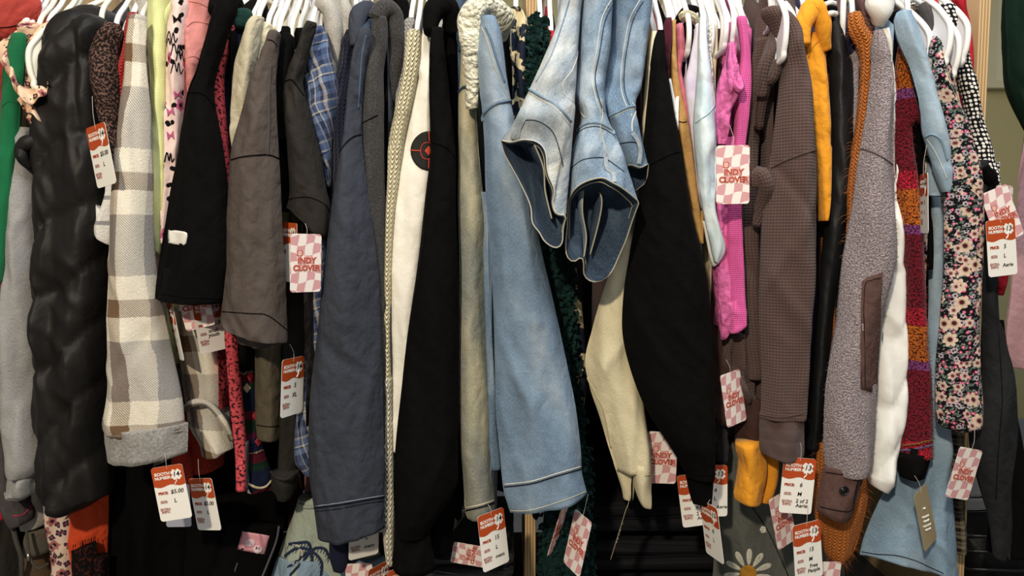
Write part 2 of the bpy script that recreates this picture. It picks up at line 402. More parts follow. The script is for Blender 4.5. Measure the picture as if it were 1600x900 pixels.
# ---------------- setting ----------------
def struct(name, m, mat): o = m.build(name, mat, None, False); o['kind'] = 'structure'; return o
g = G('olive_wall'); tc = g.node('ShaderNodeTexCoord'); W_OLIVE = g.out(g.mix(g.m('MULTIPLY', g.noise(tc.outputs['Object'], 3, 2, .5), .25), 'b3ab80', 'a39a70'), .85, g.noise(tc.outputs['Object'], 300, 2), .0005, .2)
g = G('floor_carpet'); tc = g.node('ShaderNodeTexCoord'); W_FLOOR = g.out(g.ramp(g.noise(tc.outputs['Object'], 160, 3, .7), [(.3, '5f6062'), (.7, '86888a')]), .95)
g = G('ceiling_paint'); tc = g.node('ShaderNodeTexCoord'); W_CEIL = g.out(g.mix(g.m('MULTIPLY', g.noise(tc.outputs['Object'], 200, 3, .7), .3), 'dcdcd8', 'b8b8b4'), .9)
W_BASE = M_solid('baseboard_grey', '8b8e92', .6)
m = MB(); m.box((-3.2, -2.6, -.05), (3.4, 3.0, 0)); struct('floor', m, W_FLOOR)
m = MB(); m.box((-3.2, 2.5, 0), (3.4, 2.6, 3.2)); struct('wall_back', m, W_OLIVE)
m = MB(); m.box((-3.2, 2.48, 0), (3.4, 2.5, .42)); struct('baseboard_back', m, W_BASE)
m = MB(); m.box((-3.2, 1.6, 3.15), (3.4, 2.6, 3.2)); struct('ceiling', m, W_CEIL)
PLY = M_ply('birch_plywood'); TRIMW = M_solid('white_trim_paint', 'c9c5a4', .5)
# framed white panel on the far wall
e = empty('framed_panel', at(1600, 70, 2.45), 'pale cream framed panel on the olive wall beyond the right plywood upright', 'panel')
A, B = at(1562, -90, 2.45), at(1720, 126, 2.45); m = MB(); m.box((A.x, 2.46, B.z), (B.x, 2.499, A.z)); m.build('panel_board', M_solid('cream_panel', 'd5d2b4', .6), e, False)
m = MB(); t_ = .035
m.box((A.x-t_, 2.44, B.z-t_), (A.x, 2.499, A.z+t_)); m.box((B.x, 2.44, B.z-t_), (B.x+t_, 2.499, A.z+t_)); m.box((A.x, 2.44, B.z-t_), (B.x, 2.499, B.z)); m.box((A.x, 2.44, A.z), (B.x, 2.499, A.z+t_))
m.build('panel_frame', TRIMW, e, False)
# rack: three plywood uprights, rods, bottom shelf
RZ = at(800, -150, .235).z; RY = .235
UX = (-.775, .033, .803)
UPR = ('plywood upright at the left end of the clothes rack', 'plywood upright in the middle of the rack beside the denim jacket', 'plywood upright at the right end of the clothes rack beside the red garment')
for x, lb in zip(UX, UPR):
    y0 = .13; m = MB(); m.box((x-.0095, y0, .001), (x+.0095, .60, RZ+.22)); o = m.build('plywood_upright', PLY, None, False); tag(o, lb, 'upright', 'plywood rack uprights')
    mod = o.modifiers.new('b', 'BEVEL'); mod.width = .0015; mod.segments = 2
STEEL = M_solid('brushed_steel', 'b9bcc0', .35, .5, Metallic=1.0)
RB = [(-1.6, UX[0]-.0095), (UX[0]+.0095, UX[1]-.0095), (UX[1]+.0095, UX[2]-.0095)]
for (a, b), nm in zip(RB, ('left', 'middle', 'right')):
    m = MB(); m.tube([(a, RY, RZ), (b, RY, RZ)], .0125, 16); o = m.build('hanging_rail', STEEL); tag(o, 'steel hanging rail of the %s bay of the rack' % nm, 'rail', 'steel hanging rails')
SH = M_solid('dark_shelf_board', '2a2624', .7)
for (a, b), nm in zip(RB, ('left', 'middle', 'right')):
    m = MB(); m.box((a, .14, .60), (b, .60, .62)); o = m.build('lower_shelf', SH, None, False); tag(o, 'dark lower shelf under the %s bay of clothes' % nm, 'shelf', 'dark lower shelves')
# ---------------- hangers ----------------
HW = M_solid('white_plastic', 'f3f1ee', .32, .5); HC = M_solid('cream_plastic', 'f2eddb', .32, .5); HG = M_solid('grey_white_plastic', 'd9d8dc', .35, .5)
def hanger(px, py, Y, label, mat=None, rz=0, wide=False, slope=None):
    o0 = at(px, py, Y); mat = mat or HW; r = .0041 if not wide else .0044
    e = empty('clothes_hanger', o0, label, 'hanger', 'plastic clothes hangers on the rack'); e.rotation_euler = (0, 0, rz)
    # local: y runs back from the front shoulder tip; the crook sits over the rail
    L = (RY-o0.y)/math.cos(rz) if abs(rz) < 1.2 else .21
    L = max(L, .10); ap = min(.18, RZ-o0.z-.045) if slope is None else slope
    stem = RZ-o0.z
    def V(y, z, x=0): return Vector((x, y, z))
    d = .062 if wide else .045
    fr = curve([(0, L, ap), (0, L-.03, ap-.006), (0, L*.52, ap*.74), (0, .045, min(.048, ap*.4)), (0, .010, .012), (0, 0, -.012), (0, .005, -d*.75), (0, .026, -d), (0, L*.6, -d-.002), (0, L, -d-.002)], 7)
    bk = [(x, 2*L-y, z) for x, y, z in fr][::-1]
    m = MB(); m.tube([Vector(p) for p in fr[:-1]+bk[:-1]], r, 10, closed=True); loc_obj('hanger_frame', m, mat, e)
    hk = curve([(0, L, ap-.004), (0, L, stem-.03), (0, L+.002, stem-.012), (0, L+.016, stem+.001), (0, L, stem+.0155), (0, L-.015, stem), (0, L-.013, stem-.008)], 6)
    m = MB(); m.tube([Vector(p) for p in hk], .0032, 8); loc_obj('hook', m, mat, e)
    if wide:
        m = MB(); yA = [(.002, -.012), (.012, .014), (.045, .046), (.036, .02), (.031, -.01), (.031, -d), (.024, -d), (.006, -d*.7)]
        n = len(yA); V2 = [(-.0012, a, b) for a, b in yA]+[(.0012, a, b) for a, b in yA]
        m.add(V2, [tuple(range(n)), tuple(range(2*n-1, n-1, -1))]+[(k, k+n, (k+1) % n+n, (k+1) % n) for k in range(n)]); loc_obj('web', m, HG if mat is HW else mat, e, False)
        m = MB(); m.tube(curve([(0, .047, .047), (0, .038, .02), (0, .032, -.015), (0, .031, -d)], 6), .0028, 8); loc_obj('inner_rib', m, mat, e)
    return e
def loc_obj(name, m, mat, parent, smooth=True):
    me = bpy.data.meshes.new(name); me.from_pydata([tuple(v) for v in m.v], [], m.f); me.materials.append(mat)
    if smooth: me.polygons.foreach_set('use_smooth', [True]*len(me.polygons))
    l = me.uv_layers.new(name='UVMap'); buf = []
    for f in m.f:
        for i in f: buf += [m.uv[i][0], m.uv[i][1]]
    l.data.foreach_set('uv', buf); me.update()
    o = bpy.data.objects.new(name, me); COL.objects.link(o); o.parent = parent; return o
# ---------------- paper tags ----------------
CARD = M_solid('tag_card', 'f1eee6', .6, .3); ORG = M_solid('tag_orange', 'b5491c', .6, .3); INK = M_solid('black_ink', '0c0b0c', .6, .3)
RINK = M_solid('red_brown_print', 'a8401f', .6, .3); PINK_T = M_solid('faded_print', 'b08077', .6, .3); LOGO = M_solid('logo_red', 'b0463c', .6, .3); LOGOL = M_solid('logo_light', 'e9b7a8', .6, .3)
STR = M_solid('clear_string', 'b9b2a8', .4, .4); KRAFT = M_solid('kraft_card', '9c8c6b', .8, .2); GREYC = M_solid('grey_card', '9b9ba6', .6, .3); PINKC = M_solid('pink_sticker', 'd99aa4', .6, .3)
g = G('tag_checker'); v, x, y = g.uv()
wx = g.m('ADD', x, g.m('MULTIPLY', g.sin(y, .06), .0022)); wy = g.m('ADD', y, g.m('MULTIPLY', g.sin(g.m('ADD', x, y), .055), .0026))
q = g.m('MULTIPLY', g.sin(wx, .025), g.sin(wy, .027)); CHECK = g.out(g.mix(g.step(q, 0, .02), 'f0e6df', 'd49ea0'), .6, spec=.3)
TXT = {}
def text_mesh(s, size, bold=0, sp=1.0, shear=0, ls=.85):
    k = (s, size, bold, sp, shear, ls)
    if k in TXT: return TXT[k]
    c = bpy.data.curves.new('lettering', 'FONT'); c.body = s; c.size = size; c.offset = bold; c.space_character = sp; c.space_line = ls; c.shear = shear; c.extrude = .00008; c.resolution_u = 4
    c.align_x = 'CENTER'; c.align_y = 'CENTER'; o = bpy.data.objects.new('lettering', c)
    me = bpy.data.meshes.new_from_object(o); bpy.data.objects.remove(o)
    me.transform(Matrix(((1, 0, 0, 0), (0, 0, -1, 0), (0, 1, 0, 0), (0, 0, 0, 1)))); me.materials.clear(); TXT[k] = me; return me
def put_text(parent, s, x, z, size, mat, yoff=-.0006, bold=0, rot=0, sp=1.0, shear=0, name='lettering', sx=1, ls=.85):
    me = text_mesh(s, size, bold, sp, shear, ls).copy(); me.materials.append(mat); o = bpy.data.objects.new(name, me); COL.objects.link(o)
    o.parent = parent; o.location = (x, yoff, z); o.rotation_euler = (0, -rot, 0); o.scale = (sx, 1, 1); return o
def flat(m, P, y0, y1):
    n = len(P); V = [(x, y0, z) for x, z in P]+[(x, y1, z) for x, z in P]
    m.add(V, [tuple(range(n)), tuple(range(2*n-1, n-1, -1))]+[(k, (k+1) % n, (k+1) % n+n, k+n)[::-1] for k in range(n)], [(x, z) for x, z in P]*2)
def rrect(w, h, r, n=5):
    P = []
    for cx, cz, a0 in ((w/2-r, h/2-r, 0), (-w/2+r, h/2-r, 90), (-w/2+r, -h/2+r, 180), (w/2-r, -h/2+r, 270)):
        for k in range(n+1): a = math.radians(a0+90*k/n); P.append((cx+r*math.cos(a), cz+r*math.sin(a)))
    return P
def clover(m, cx, cz, R, y0, y1):
    P = []
    for k in range(72):
        a = 2*math.pi*k/72; b = (a*4/(2*math.pi)) % 1; r = R*(.40+.60*abs(math.sin(a*2+math.pi/2*0))**.55)*(1-.17*math.exp(-((b-.5)/.10)**2)); P.append((cx+r*math.cos(a), cz+r*math.sin(a)))
    n = len(P); V = [(x, y0, z) for x, z in P]+[(cx, y0, cz)]; m.add(V, [(k, (k+1) % n, n) for k in range(n)], [(x, z) for x, z in P]+[(cx, cz)])
    m.tube([(cx-.0002, y0, cz-R*.4), (cx-R*.12, y0, cz-R*1.05), (cx-R*.45, y0, cz-R*1.5)], R*.09, 5)
TW, TH = .0485, .0845
def card(kind, cx, cy, wp, hp, rot, Y, label, num='14', price='', size='', extra='', side=1, string=.03, group=None, sdir=0.0, mat=None):
    s_ = hp/(F/(Y-CAMY))/TH; full = TW*s_*F/(Y-CAMY); t_ = at(cx, cy, Y).x/(Y-CAMY); ra = wp/full; yaw = 0.0 if ra > .93 else side*math.acos(max(-1, min(1, ra/math.sqrt(1+t_*t_))))-math.atan(t_)
    e = empty('price_tag' if kind != 'kraft' else 'brand_tag', at(cx, cy, Y), label, 'tag', group or {'front': 'orange headed price tags', 'back': 'pink checkered tag backs'}.get(kind))
    e.rotation_euler = Matrix.Rotation(math.radians(-rot), 3, 'Y').to_euler() if 0 else (Matrix.Rotation(math.radians(-rot), 3, 'Y') @ Matrix.Rotation(yaw, 3, 'Z')).to_euler()
    e.scale = (s_, s_, s_)
    m = MB(); flat(m, rrect(TW, TH, .0045), -.0003, .0003)
    loc_obj('card', m, mat or {'front': CARD, 'back': CHECK, 'kraft': KRAFT, 'blank': GREYC}[kind], e, False)
    if string:
        m = MB(); m.tube(curve([(0, -.0006, TH/2-.006), (.001+sdir*.2, -.0002, TH/2+string*.4), (sdir, .004, TH/2+string)], 5), .00035, 5); loc_obj('string', m, STR, e)
    if kind == 'front':
        P = [(-TW/2, TH/2-.0045), (-TW/2, .011)]+[(-TW/2+TW*k/20, .0115+.0016*math.sin(k/20*math.pi*3.2+2.6)+.001*math.sin(k/20*7)) for k in range(21)]+[(TW/2, TH/2-.0045)]
        top = [p for p in rrect(TW, TH, .0045) if p[1] > TH/2-.0046]; m = MB()
        flat(m, [(-TW/2+TW*k/20, .0115+.0016*math.sin(k/20*math.pi*3.2+2.6)) for k in range(21)]+top, -.0005, -.0003); loc_obj('header', m, ORG, e, False)
        m = MB(); clover(m, .0125, .0275, .0098, -.0007, 0); loc_obj('clover', m, CARD, e, False)
        put_text(e, 'BOOTH', -.0088, .0305, .0066, CARD, bold=.0002); put_text(e, 'NUMBER', -.0088, .0243, .0062, CARD, bold=.0002)
        put_text(e, num, .0125, .0278, .0105, INK, -.0010, bold=.00015, shear=.15, name='handwriting')
        for i, (t_, z, mm, ft) in enumerate((('PRICE:', .001, RINK, .0054), ('SIZE:', -.0125, PINK_T, .0052), ('EXTRA\nINFO:', -.0262, PINK_T, .0050))): put_text(e, t_, -.0122 if i == 0 else -.0135, z, ft, mm, bold=.0003)
        if price: put_text(e, price, .004+.001*len(price), .0015, .0088, INK, shear=.15, bold=.00012, name='handwriting')
        if size: put_text(e, size, .004, -.0125, .0085, INK, shear=.12, bold=.00012, name='handwriting', ls=.8)
        if extra: put_text(e, extra, .0085, -.0265, .0078, INK, shear=.12, bold=.00012, name='handwriting', ls=.9)
    if kind == 'back':
        m = MB(); clover(m, -.010, .014, .0058, -.0006, 0); loc_obj('clover', m, LOGO, e, False)
        m = MB(); clover(m, -.010, .0142, .0043, -.0008, 0); loc_obj('clover', m, LOGOL, e, False)
        for tx, x, z, sz in (('INDY', .001, .0035, .0118), ('CLOVER', .001, -.0075, .0112)):
            put_text(e, tx, x, z, sz, LOGOL, -.0006, bold=.0011, sp=1.02); put_text(e, tx, x, z, sz, LOGO, -.0009, bold=.00032, sp=1.02)
    if kind == 'kraft':
        for z, wd in ((.014, .004), (.004, .012), (-.003, .010), (-.009, .014), (-.016, .010)):
            m = MB(); m.tube([(-wd+2*wd*k/16, -.0006, z-.25*(2*wd*k/16)+.0016*math.sin(k*1.9)) for k in range(17)], .0007, 4); loc_obj('printed_script', m, CARD, e)
    return e
# ---------------- garments ----------------
def gm(kind, label, cat, mat, rows, Y, T=.045, bot=None, hang=None, hl=None, sl='sleeve', group=None, bth=.012, wide=False, rz=0, hm=None, by0=None, bx=0, neck=.095, **kw):
    R = norm_rows(rows); tp = at((R[0][0]+R[0][2])/2, max(min(R[0][1], R[0][3]), 6), Y+R[0][4])
    e = empty(kind, tp, label, cat, group)
    p = loft(sl, e, mat, rows, Y, T, **kw); p.e = e; p.mat = mat
    if bot:
        y0 = by0 if by0 is not None else Y+T/2+.006; zb = at(800, bot, .1).z; body(e, mat, tp.x+bx, min(tp.z-.012, RZ-.03-neck), zb, y0, .40, bth, neck=neck)
    if hang: hanger(hang[0], hang[1], hang[2] if len(hang) > 2 else Y+T/2+.004, hl or ' '.join(('white plastic hanger inside the '+label.split(' with ')[0]).split()[:16]), hm, math.radians(rz), wide)
    return p
def roll(name, parent, mat, P, n=14, per=6, flat=1.0, fold=.003):
    """soft tube of cloth (hood edge, collar) through (px, py, Y, radius)"""
    c = curve([tuple(p) for p in P], per); pts = [at(a, b, Y) for a, b, Y, r in c]; m = MB(); m.tube(pts, [max(q[3], .001) for q in c], n); SEED[0] += 1; sd = SEED[0]*2.1
    V = [v+Vector((noise.noise(v*30+Vector((sd, 0, 0))), noise.noise(v*30+Vector((0, sd, 0))), noise.noise(v*30+Vector((0, 0, sd)))))*fold for v in m.v]
    L = 0; uv = []; 
    for i in range(len(c)):
        if i: L += (pts[i]-pts[i-1]).length
        for k in range(n): uv.append((2*math.pi*max(c[i][3], .001)*k/n, L))
    return mesh_obj(name, V, m.f, mat, parent, uv)
# ---- materials per garment
BLACK = M_plain('black_fleece', '0e0d0d', .95, .08, 0, .06, .6); BLACK2 = M_plain('black_cotton', '0b0a0b', .95, .08, 0, .06, .6); BLKN = M_gloss('black_nylon', '1a1817', .55, .22)
SATIN = M_gloss('black_satin', '101113', .52, .25); CHAR = M_heather('charcoal_fleece', '27272a', '4a4745', 1, 380, .1); NAVYGREY = M_plain('navy_grey_canvas', '3a3e48', .9, .12)
GREYH = M_heather('grey_heather', '7c7c7e', 'aaa8a4', 5, 330, .1); GREYL = M_heather('light_grey_heather', '8f8c86', 'c0bbb2', 3, 330, .1)
GREEN = M_knit('green_knit', '1f6f46', .0025, .0025, .0004, zig=False, strength=.4); CORAL = M_plain('coral_cotton', 'b5473f', .9, .1); DKRED = M_plain('dark_red_cloth', '5a161c', .9, .1)
CREAMSW = M_heather('cream_fleece', 'c8bd9a', 'e0d6b6', 3, 330, .1); WHITESW = M_heather('white_fleece', 'e9e4d6', 'f7f3e8', 4, 330, .1)
LIME = M_knit('lime_knit', 'dde3a4', .0035, .004, .0008, 'b9c07a', zig=True, strength=.4); PINKH = M_plain('pink_fleece', 'd58d88', .92, .06, .15, .1); STONE = M_plain('stone_cotton', 'c3baa0', .9, .08)
IVORY = M_plain('ivory_cotton', 'e8dcbb', .9, .06); WASHED = M_plain('washed_brown_grey_jersey', '554c47', .93, .12); DKOLIVE = M_plain('dark_olive_jersey', '2b2824', .93, .12); OLIVE = M_plain('olive_cotton', '5c5444', .93, .12)
NAVYK = M_knit('navy_cable_knit', '191d30', .007, .007, .0025, '06060c'); GREYK = M_knit('grey_cable_knit', 'b0ada8', .0055, .006, .003); CREAMK = M_knit('cream_chunky_knit', 'e2d8b4', .0065, .0075, .004, '8a7d5c'); CREAMC = M_knit('cream_cable_knit', 'e0d9c4', .006, .009, .004, 'a0957a')
REDK = M_knit('red_ribbed_knit', 'b5302c', .007, .005, .003, '500a0a'); MARK = M_dots('maroon_speckled_knit', '5a1719', '8a3a34', 300, .3, 1); ORK = M_knit('orange_red_knit', 'c0361f', .008, .005, .003, '500a0a')
RUST = M_knit('rust_fuzzy_knit', 'cc7630', .008, .0055, .004, '4a2008', strength=1); MUST = M_plain('mustard_fleece', 'e89c2c', .92, .05, .1, .1); WAF = M_waffle('brown_waffle_knit', '624e49', .0046, .7); WAF2 = M_waffle('dark_brown_waffle_knit', '43332f', .0046, .7); BRNRIB = M_knit('brown_rib_cuff', '62504d', .003, .02, .001, zig=False)
DKBRN = M_plain('dark_brown_jersey', '3f2b26', .9, .1); MAUVE = M_boucle('mauve_boucle', '63575a', 'b0a2a4', 430, .002); PATCH = M_plain('brown_suede_patch', '5c443f', .9, .1); PUFFW = M_gloss('white_puffer_nylon', 'efeee8', .6, .3); MAROON = M_plain('maroon_fleece', '4e1c2a', .92, .06, .1, .1)
TAN = M_plain('tan_canvas', 'b38a52', .9, .06); SALMON = M_knit('salmon_ribbed_knit', 'c9667a', .004, .02, .0012, 'd99aa4', zig=False); LAV = M_blotch('lavender_dye', [(.35, 'cfc2dd'), (.65, 'e4e2ee')], 14, 2, .9, 'LINEAR'); AQUA = M_blotch('pale_aqua_dye', [(.32, 'b9d4de'), (.62, 'e2edf0')], 22, 4, .9, 'LINEAR', .5)
HOTP = M_knit('hot_pink_rib', 'd8549a', .0035, .003, .001, 'f08cc0', zig=False); PINKC2 = M_plain('pink_crinkle_cotton', 'dc6ea8', .9, .06, wr=2.6); WHITEC = M_plain('white_cotton', 'eceae4', .9, .03); NAVY = M_plain('navy_jersey', '1d2036', .92, .08); PURP = M_plain('dark_purple_cloth', '33304e', .9, .1)
SHERPA = M_boucle('cream_sherpa', 'b9b59c', 'ece8d2', 150, .006); FLUFW = M_boucle('white_fluffy_knit', 'c9c6bc', 'f0eee6', 200, .004); DKGRN = M_plain('dark_green_lace', '12302d', .9, .2); FOREST = M_plain('forest_green_rib', '26483f', .9, .1); REDC = M_plain('red_cloth', 'b8232f', .85, .06); GREENV = M_gloss('dark_green_velvet', '14281f', .8, .1)
DENB = M_denim('light_blue_denim', '58708a', '768da4', 'a5b1bb', 9, .5); DENS = M_denim('sand_washed_denim', '5f6e78', '83857a', 'c9bf9d', 8, .47); DENA = M_denim('pale_bleached_denim', '748698', 'a0aab2', 'd3d3cc', 22, .48); DENM = M_denim('mid_wash_denim', '50687f', '7d92a6', 'b9c2c9', 20, .5); DENC = M_denim('faded_blue_denim', '4a6078', '6b8298', 'a0aebb', 16, .5)
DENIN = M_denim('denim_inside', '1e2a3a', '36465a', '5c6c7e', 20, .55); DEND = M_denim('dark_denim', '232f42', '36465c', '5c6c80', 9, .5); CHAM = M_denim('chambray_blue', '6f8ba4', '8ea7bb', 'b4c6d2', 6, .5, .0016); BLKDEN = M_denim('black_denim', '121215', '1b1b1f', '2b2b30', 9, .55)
THR = M_solid('pale_seam_thread', 'b3ad98', .8, .1); THRD = M_solid('dark_seam', '10121a', .9, .1); THRB = M_solid('dark_grey_seam', '0b0b0c', .95, .05); THRW = M_solid('white_edge_thread', 'c9c7bc', .8, .1)
SHACK = M_plaid('cream_brown_plaid_wool', .16, .188, [(0, '80664c'), (.08, 'f6eedc'), (.34, 'aaa8a6'), (.66, 'f6eedc'), (.92, '80664c')], [(0, '8f8c8a'), (.44, 'f3ead6'), (.63, '6e5138'), (.77, 'f3ead6'), (.96, '8f8c8a')], .0036, .3)
FLAN = M_plaid('blue_plaid_flannel', .052, .056, [(0, '2a3450'), (.12, '4d6288'), (.30, '9aa2ae'), (.36, '2f3c5e'), (.52, 'cfc6b6'), (.56, '5a6c8e'), (.70, '2a3450'), (.78, '8a6a68'), (.80, 'b9b2a6'), (.9, '3c4c70')], [(0, '28324e'), (.2, '6f82a4'), (.36, '303c5c'), (.42, 'd6ccba'), (.46, '54658a'), (.66, 'a9a49c'), (.72, '2a3450'), (.86, '7c6466'), (.88, '4c5c80')], .0018, .15, .95, .35)
BPLD = M_plaid('brown_check_wool', .018, .018, [(0, '1c1a18'), (.3, '75685a'), (.5, '8f8470'), (.7, '5a4a3e'), (.85, '1c1a18')], [(0, '1c1a18'), (.25, '8f8470'), (.5, '5e5248'), (.75, '8f8470'), (.88, '1c1a18')], .0016, .1)
AZT = M_bands('holiday_pattern_knit', .13, [(0, '141a2e'), (.12, '14281f'), (.22, '4a1420'), (.34, '8a7e64'), (.36, '161c30'), (.52, '4c1430'), (.60, '14281f'), (.76, '581a26'), (.86, '141a2e')], False, jit=.02, n_scale=70)
SERA = M_bands('red_striped_boucle', .212, [(0, 'b01c30'), (.08, '741626'), (.62, '84407a'), (.69, 'b8601c'), (.95, 'b01c30')], True)
BRSP = M_blotch('brown_speckled_knit', [(.45, '1d1615'), (.52, '6c5248')], 240, 4, .95); FLORP = M_floral('peach_floral_print', 'e3c0a2', [(48, .36, 5, .45, 'a8605e', '3c2028', .3), (60, .3, 4, .35, '2c2a3a', 'd98a7c', .9)], [(26, .16, '5c6038'), (40, .12, '3a5048')])
SCRIB = M_floral('blush_scribble_print', 'e9cfc6', [(30, .30, 4, .3, 'c9648a', '141014', .2), (44, .22, 2, .35, '141014', '141014', 1.2)]); FLOW = M_floral('black_ditsy_floral', '141318', [(130, .36, 5, .32, 'c4506f', 'e9a8bc', .2), (95, .42, 6, .4, 'b3a6ae', '33202a', 2.2), (35, .40, 7, .5, 'cfb6a0', '4a1c22', 1.1), (52, .40, 6, .3, 'cdb5a6', '6a3038', 3.3)], [(90, .40, '55645c'), (120, .30, '868e86')])
POLK = M_dots('black_polka_dot', '0f0f14', 'e9e4dc', 150, .38, .3); BLSP = M_dots('black_white_speckle', '121216', 'd8d4cc', 150, .3, 1); CAMO = M_blotch('beige_navy_camo', [(.4, '1e2434'), (.5, '3b3a34'), (.52, 'd2c39c')], 24, 3, .9); REDP = M_blotch('coral_speckled_print', [(.40, '2a1014'), (.44, 'b8464c'), (.6, 'c45257')], 190, 2, .85); STRIPEW = M_bands('white_grey_stripe', .04, [(0, 'e6e4e0'), (.5, 'e6e4e0'), (.7, '9a9a9c'), (.86, 'e6e4e0')], False, jit=.001)
TARN = M_plain('grey_olive_daisy_jersey', '60625c', .93, .12); PALE = M_plain('pale_sage_jersey', 'a9b3a4', .93, .06); ORED = M_plain('orange_red_knit_jersey', 'd04a28', .9, .06); LACE = M_blotch('black_lace', [(.46, '0c0a0a'), (.56, '4a1a14')], 150, 5, .9); SALB = M_plain('dusty_rose_cloth', '8a5a5c', .9, .06)
LMG = M_plain('dark_grey_jersey', '4e4a4b', .93, .08); BRLEA = M_gloss('brown_leather', '5a4630', .6, .3); GRLEA = M_gloss('grey_suede', '5e584e', .8, .1); STRAP = M_plain('grey_strap', '4a4640', .8, .1)
# ================= left bay =================
p = gm('sweatshirt', 'coral red sweatshirt at the upper left corner of the rack', 'sweatshirt', CORAL, [(-2, -20, 62), (12, -30, 66), (40, -40, 52), (70, -46, 26), (110, -50, 8), (690, -60, 6)], .06, .07, bot=600, hang=(6, 20, .05), hl='white plastic hanger at the far left top edge')
seam(p, 'shoulder_seam', THRB, [(-10, 44), (15, 42), (40, 36)], .0009)
p = gm('sweater', 'bright green sweater sleeve below the coral red sweatshirt', 'sweater', GREEN, [(52, 22, 38), (62, 14, 42), (100, 6, 38), (160, 2, 32), (300, 2, 22), (440, -6, 8)], .0, .04, bot=640, hang=(30, 48, .03))
seam(p, 'shoulder_seam', GREEN, [(3, 166), (14, 158), (28, 162)], .0012)
p = gm('shirt', 'thin off-white crinkled shirt between the green sweater and the grey sweatshirt', 'shirt', M_plain('offwhite_crinkle', 'b9b4a6', .9, .1), [(100, 20, 46), (150, 26, 44), (220, 24, 50), (330, 30, 55)], .055, .03, bot=560, hang=(46, 40, .05), hl='white plastic hanger beside the ruffled floral blouse, left one')
# grey sweatshirt
p = gm('sweatshirt', 'heather grey sweatshirt sleeve with ribbed cuff hanging left of the black puffer jacket', 'sweatshirt', GREYH, [(200, 24, 52), (260, 20, 52), (330, 15, 54), (430, 10, 54), (560, 4, 57), (650, 6, 60), (700, 11, 65), (725, 14, 66), (738, 18, 60), (742, 20, 57)], .015, .05, bot=700, hang=(60, 36, .05), hl='cream plastic hanger beside the ruffled floral blouse, middle one', hm=HC, hem=False, fold=.007)
loft('cuff', p.e, GREYH, [(733, 19, 58), (748, 13, 57), (770, 12, 54), (9, 768, 50, 772), (16, 776, 40, 779)], .018, .038, fold=.006, fx=50)
p = gm('sweatshirt', 'dark grey jersey sleeve end with a thin pink stripe under the grey sweatshirt', 'sweatshirt', LMG, [(600, -20, 22), (700, -16, 26), (750, -5, 34), (790, 6, 48), (15, 808, 52, 800), (22, 822, 50, 812)], .06, .04, bot=760)
seam(p, 'pink_stripe', M_solid('pink_stripe', 'a83a54', .9), [(20, 806), (36, 804), (50, 790)], .0014)
p = gm('sweatshirt', 'pale grey jersey hem lying behind the pink striped cuff', 'sweatshirt', GREYL, [(690, 44, 66), (760, 44, 70), (32, 815, 72, 808), (32, 827, 70, 820)], .085, .03)
# black puffer
def puff(base, per, amp, slant):
    def f(P, u, f_, vl, q, th):
        k = (vl+slant*u*.03+.012*math.sin(u*3+vl*9)+base)/per; b = abs(math.sin(math.pi*k))**.45
        P.y -= amp*(b-.45)*(1 if f_ > 0 else -1)*abs(f_)**.5; P.x += amp*.28*(b-.5)*(1 if u > 0 else -1)*abs(u)
        return P
    return f
p = gm('puffer_jacket', 'black quilted puffer jacket with baffled sleeve at left of the rack', 'jacket', BLKN, [(28, 118, 160), (40, 98, 172), (75, 78, 172), (130, 64, 170), (200, 52, 170), (270, 52, 168), (360, 55, 168), (450, 52, 170), (560, 57, 168), (660, 60, 166), (740, 62, 170), (60, 765, 170, 770), (62, 776, 166, 772), (75, 782, 140, 790)], .02, .085, bot=760, hang=(98, 28, .06), hl='white plastic hanger left of the black puffer collar', hem=True, disp=puff(.0, .105, .014, 1.5), fold=.008, wr=.005, cre=26, nu=96)
roll('collar', p.e, BLKN, [(72, 170, .02, .014), (82, 100, .01, .022), (104, 54, .01, .027), (138, 38, .04, .028), (180, 44, .10, .022)], fold=.006)
roll('cuff_tab', p.e, BLKN, [(60, 220, .0, .008), (42, 222, -.01, .010), (30, 232, -.01, .010), (36, 250, -.01, .009), (50, 264, .0, .006)], fold=.006)
# long black body below
p = gm('coat', 'long black coat hem under the plaid shacket and black puffer', 'coat', BLACK2, [(640, 166, 280), (720, 168, 290), (800, 166, 292), (930, 160, 300)], .10, .07, bot=900, fold=.012)
# floral ruffle blouse
p = gm('blouse', 'peach floral ruffled blouse collar wrapped on a cream hanger, upper left', 'blouse', FLORP, [(40, 50, 76), (56, 22, 84), (75, 12, 66), (110, 18, 62), (135, 34, 78), (150, 40, 72), (170, 44, 66), (205, 50, 62)], .04, .05, bot=640, fold=.012, fx=60, fz=20)
def frill(name, parent, mat, P, wd, amp=.008, wl=.03, n=80):
    """gathered strip: path px with width running down-out"""
    c = curve(P, 10); V = []; UV = []; L = 0; prev = None
    for i, (a, b, Y) in enumerate(c):
        q = at(a, b, Y); L += (q-prev).length if prev else 0; prev = q
        for j in range(7):
            t = j/6; wv = math.sin(L/wl*2*math.pi); V.append(q+Vector((wv*amp*.5*t+wd*t*math.sin(i/len(c)*3)*.5, -amp*t*(1+wv)-wd*.3*t, -wd*t+math.cos(L/wl*2*math.pi)*.003*t))); UV.append((L, q.z-wd*t))
    Fc = [(i*7+j, (i+1)*7+j, (i+1)*7+j+1, i*7+j+1) for i in range(len(c)-1) for j in range(6)]
    o = mesh_obj(name, V, Fc, mat, parent, UV); md = o.modifiers.new('s', 'SOLIDIFY'); md.thickness = .0012; return o
frill('ruffle', p.e, FLORP, [(12, 74, .0), (20, 105, -.005), (30, 132, -.01), (52, 138, -.01), (74, 118, -.005), (80, 112, .0)], .024)
frill('ruffle', p.e, FLORP, [(36, 140, .01), (46, 158, .0), (62, 168, .0), (74, 160, .005)], .022)
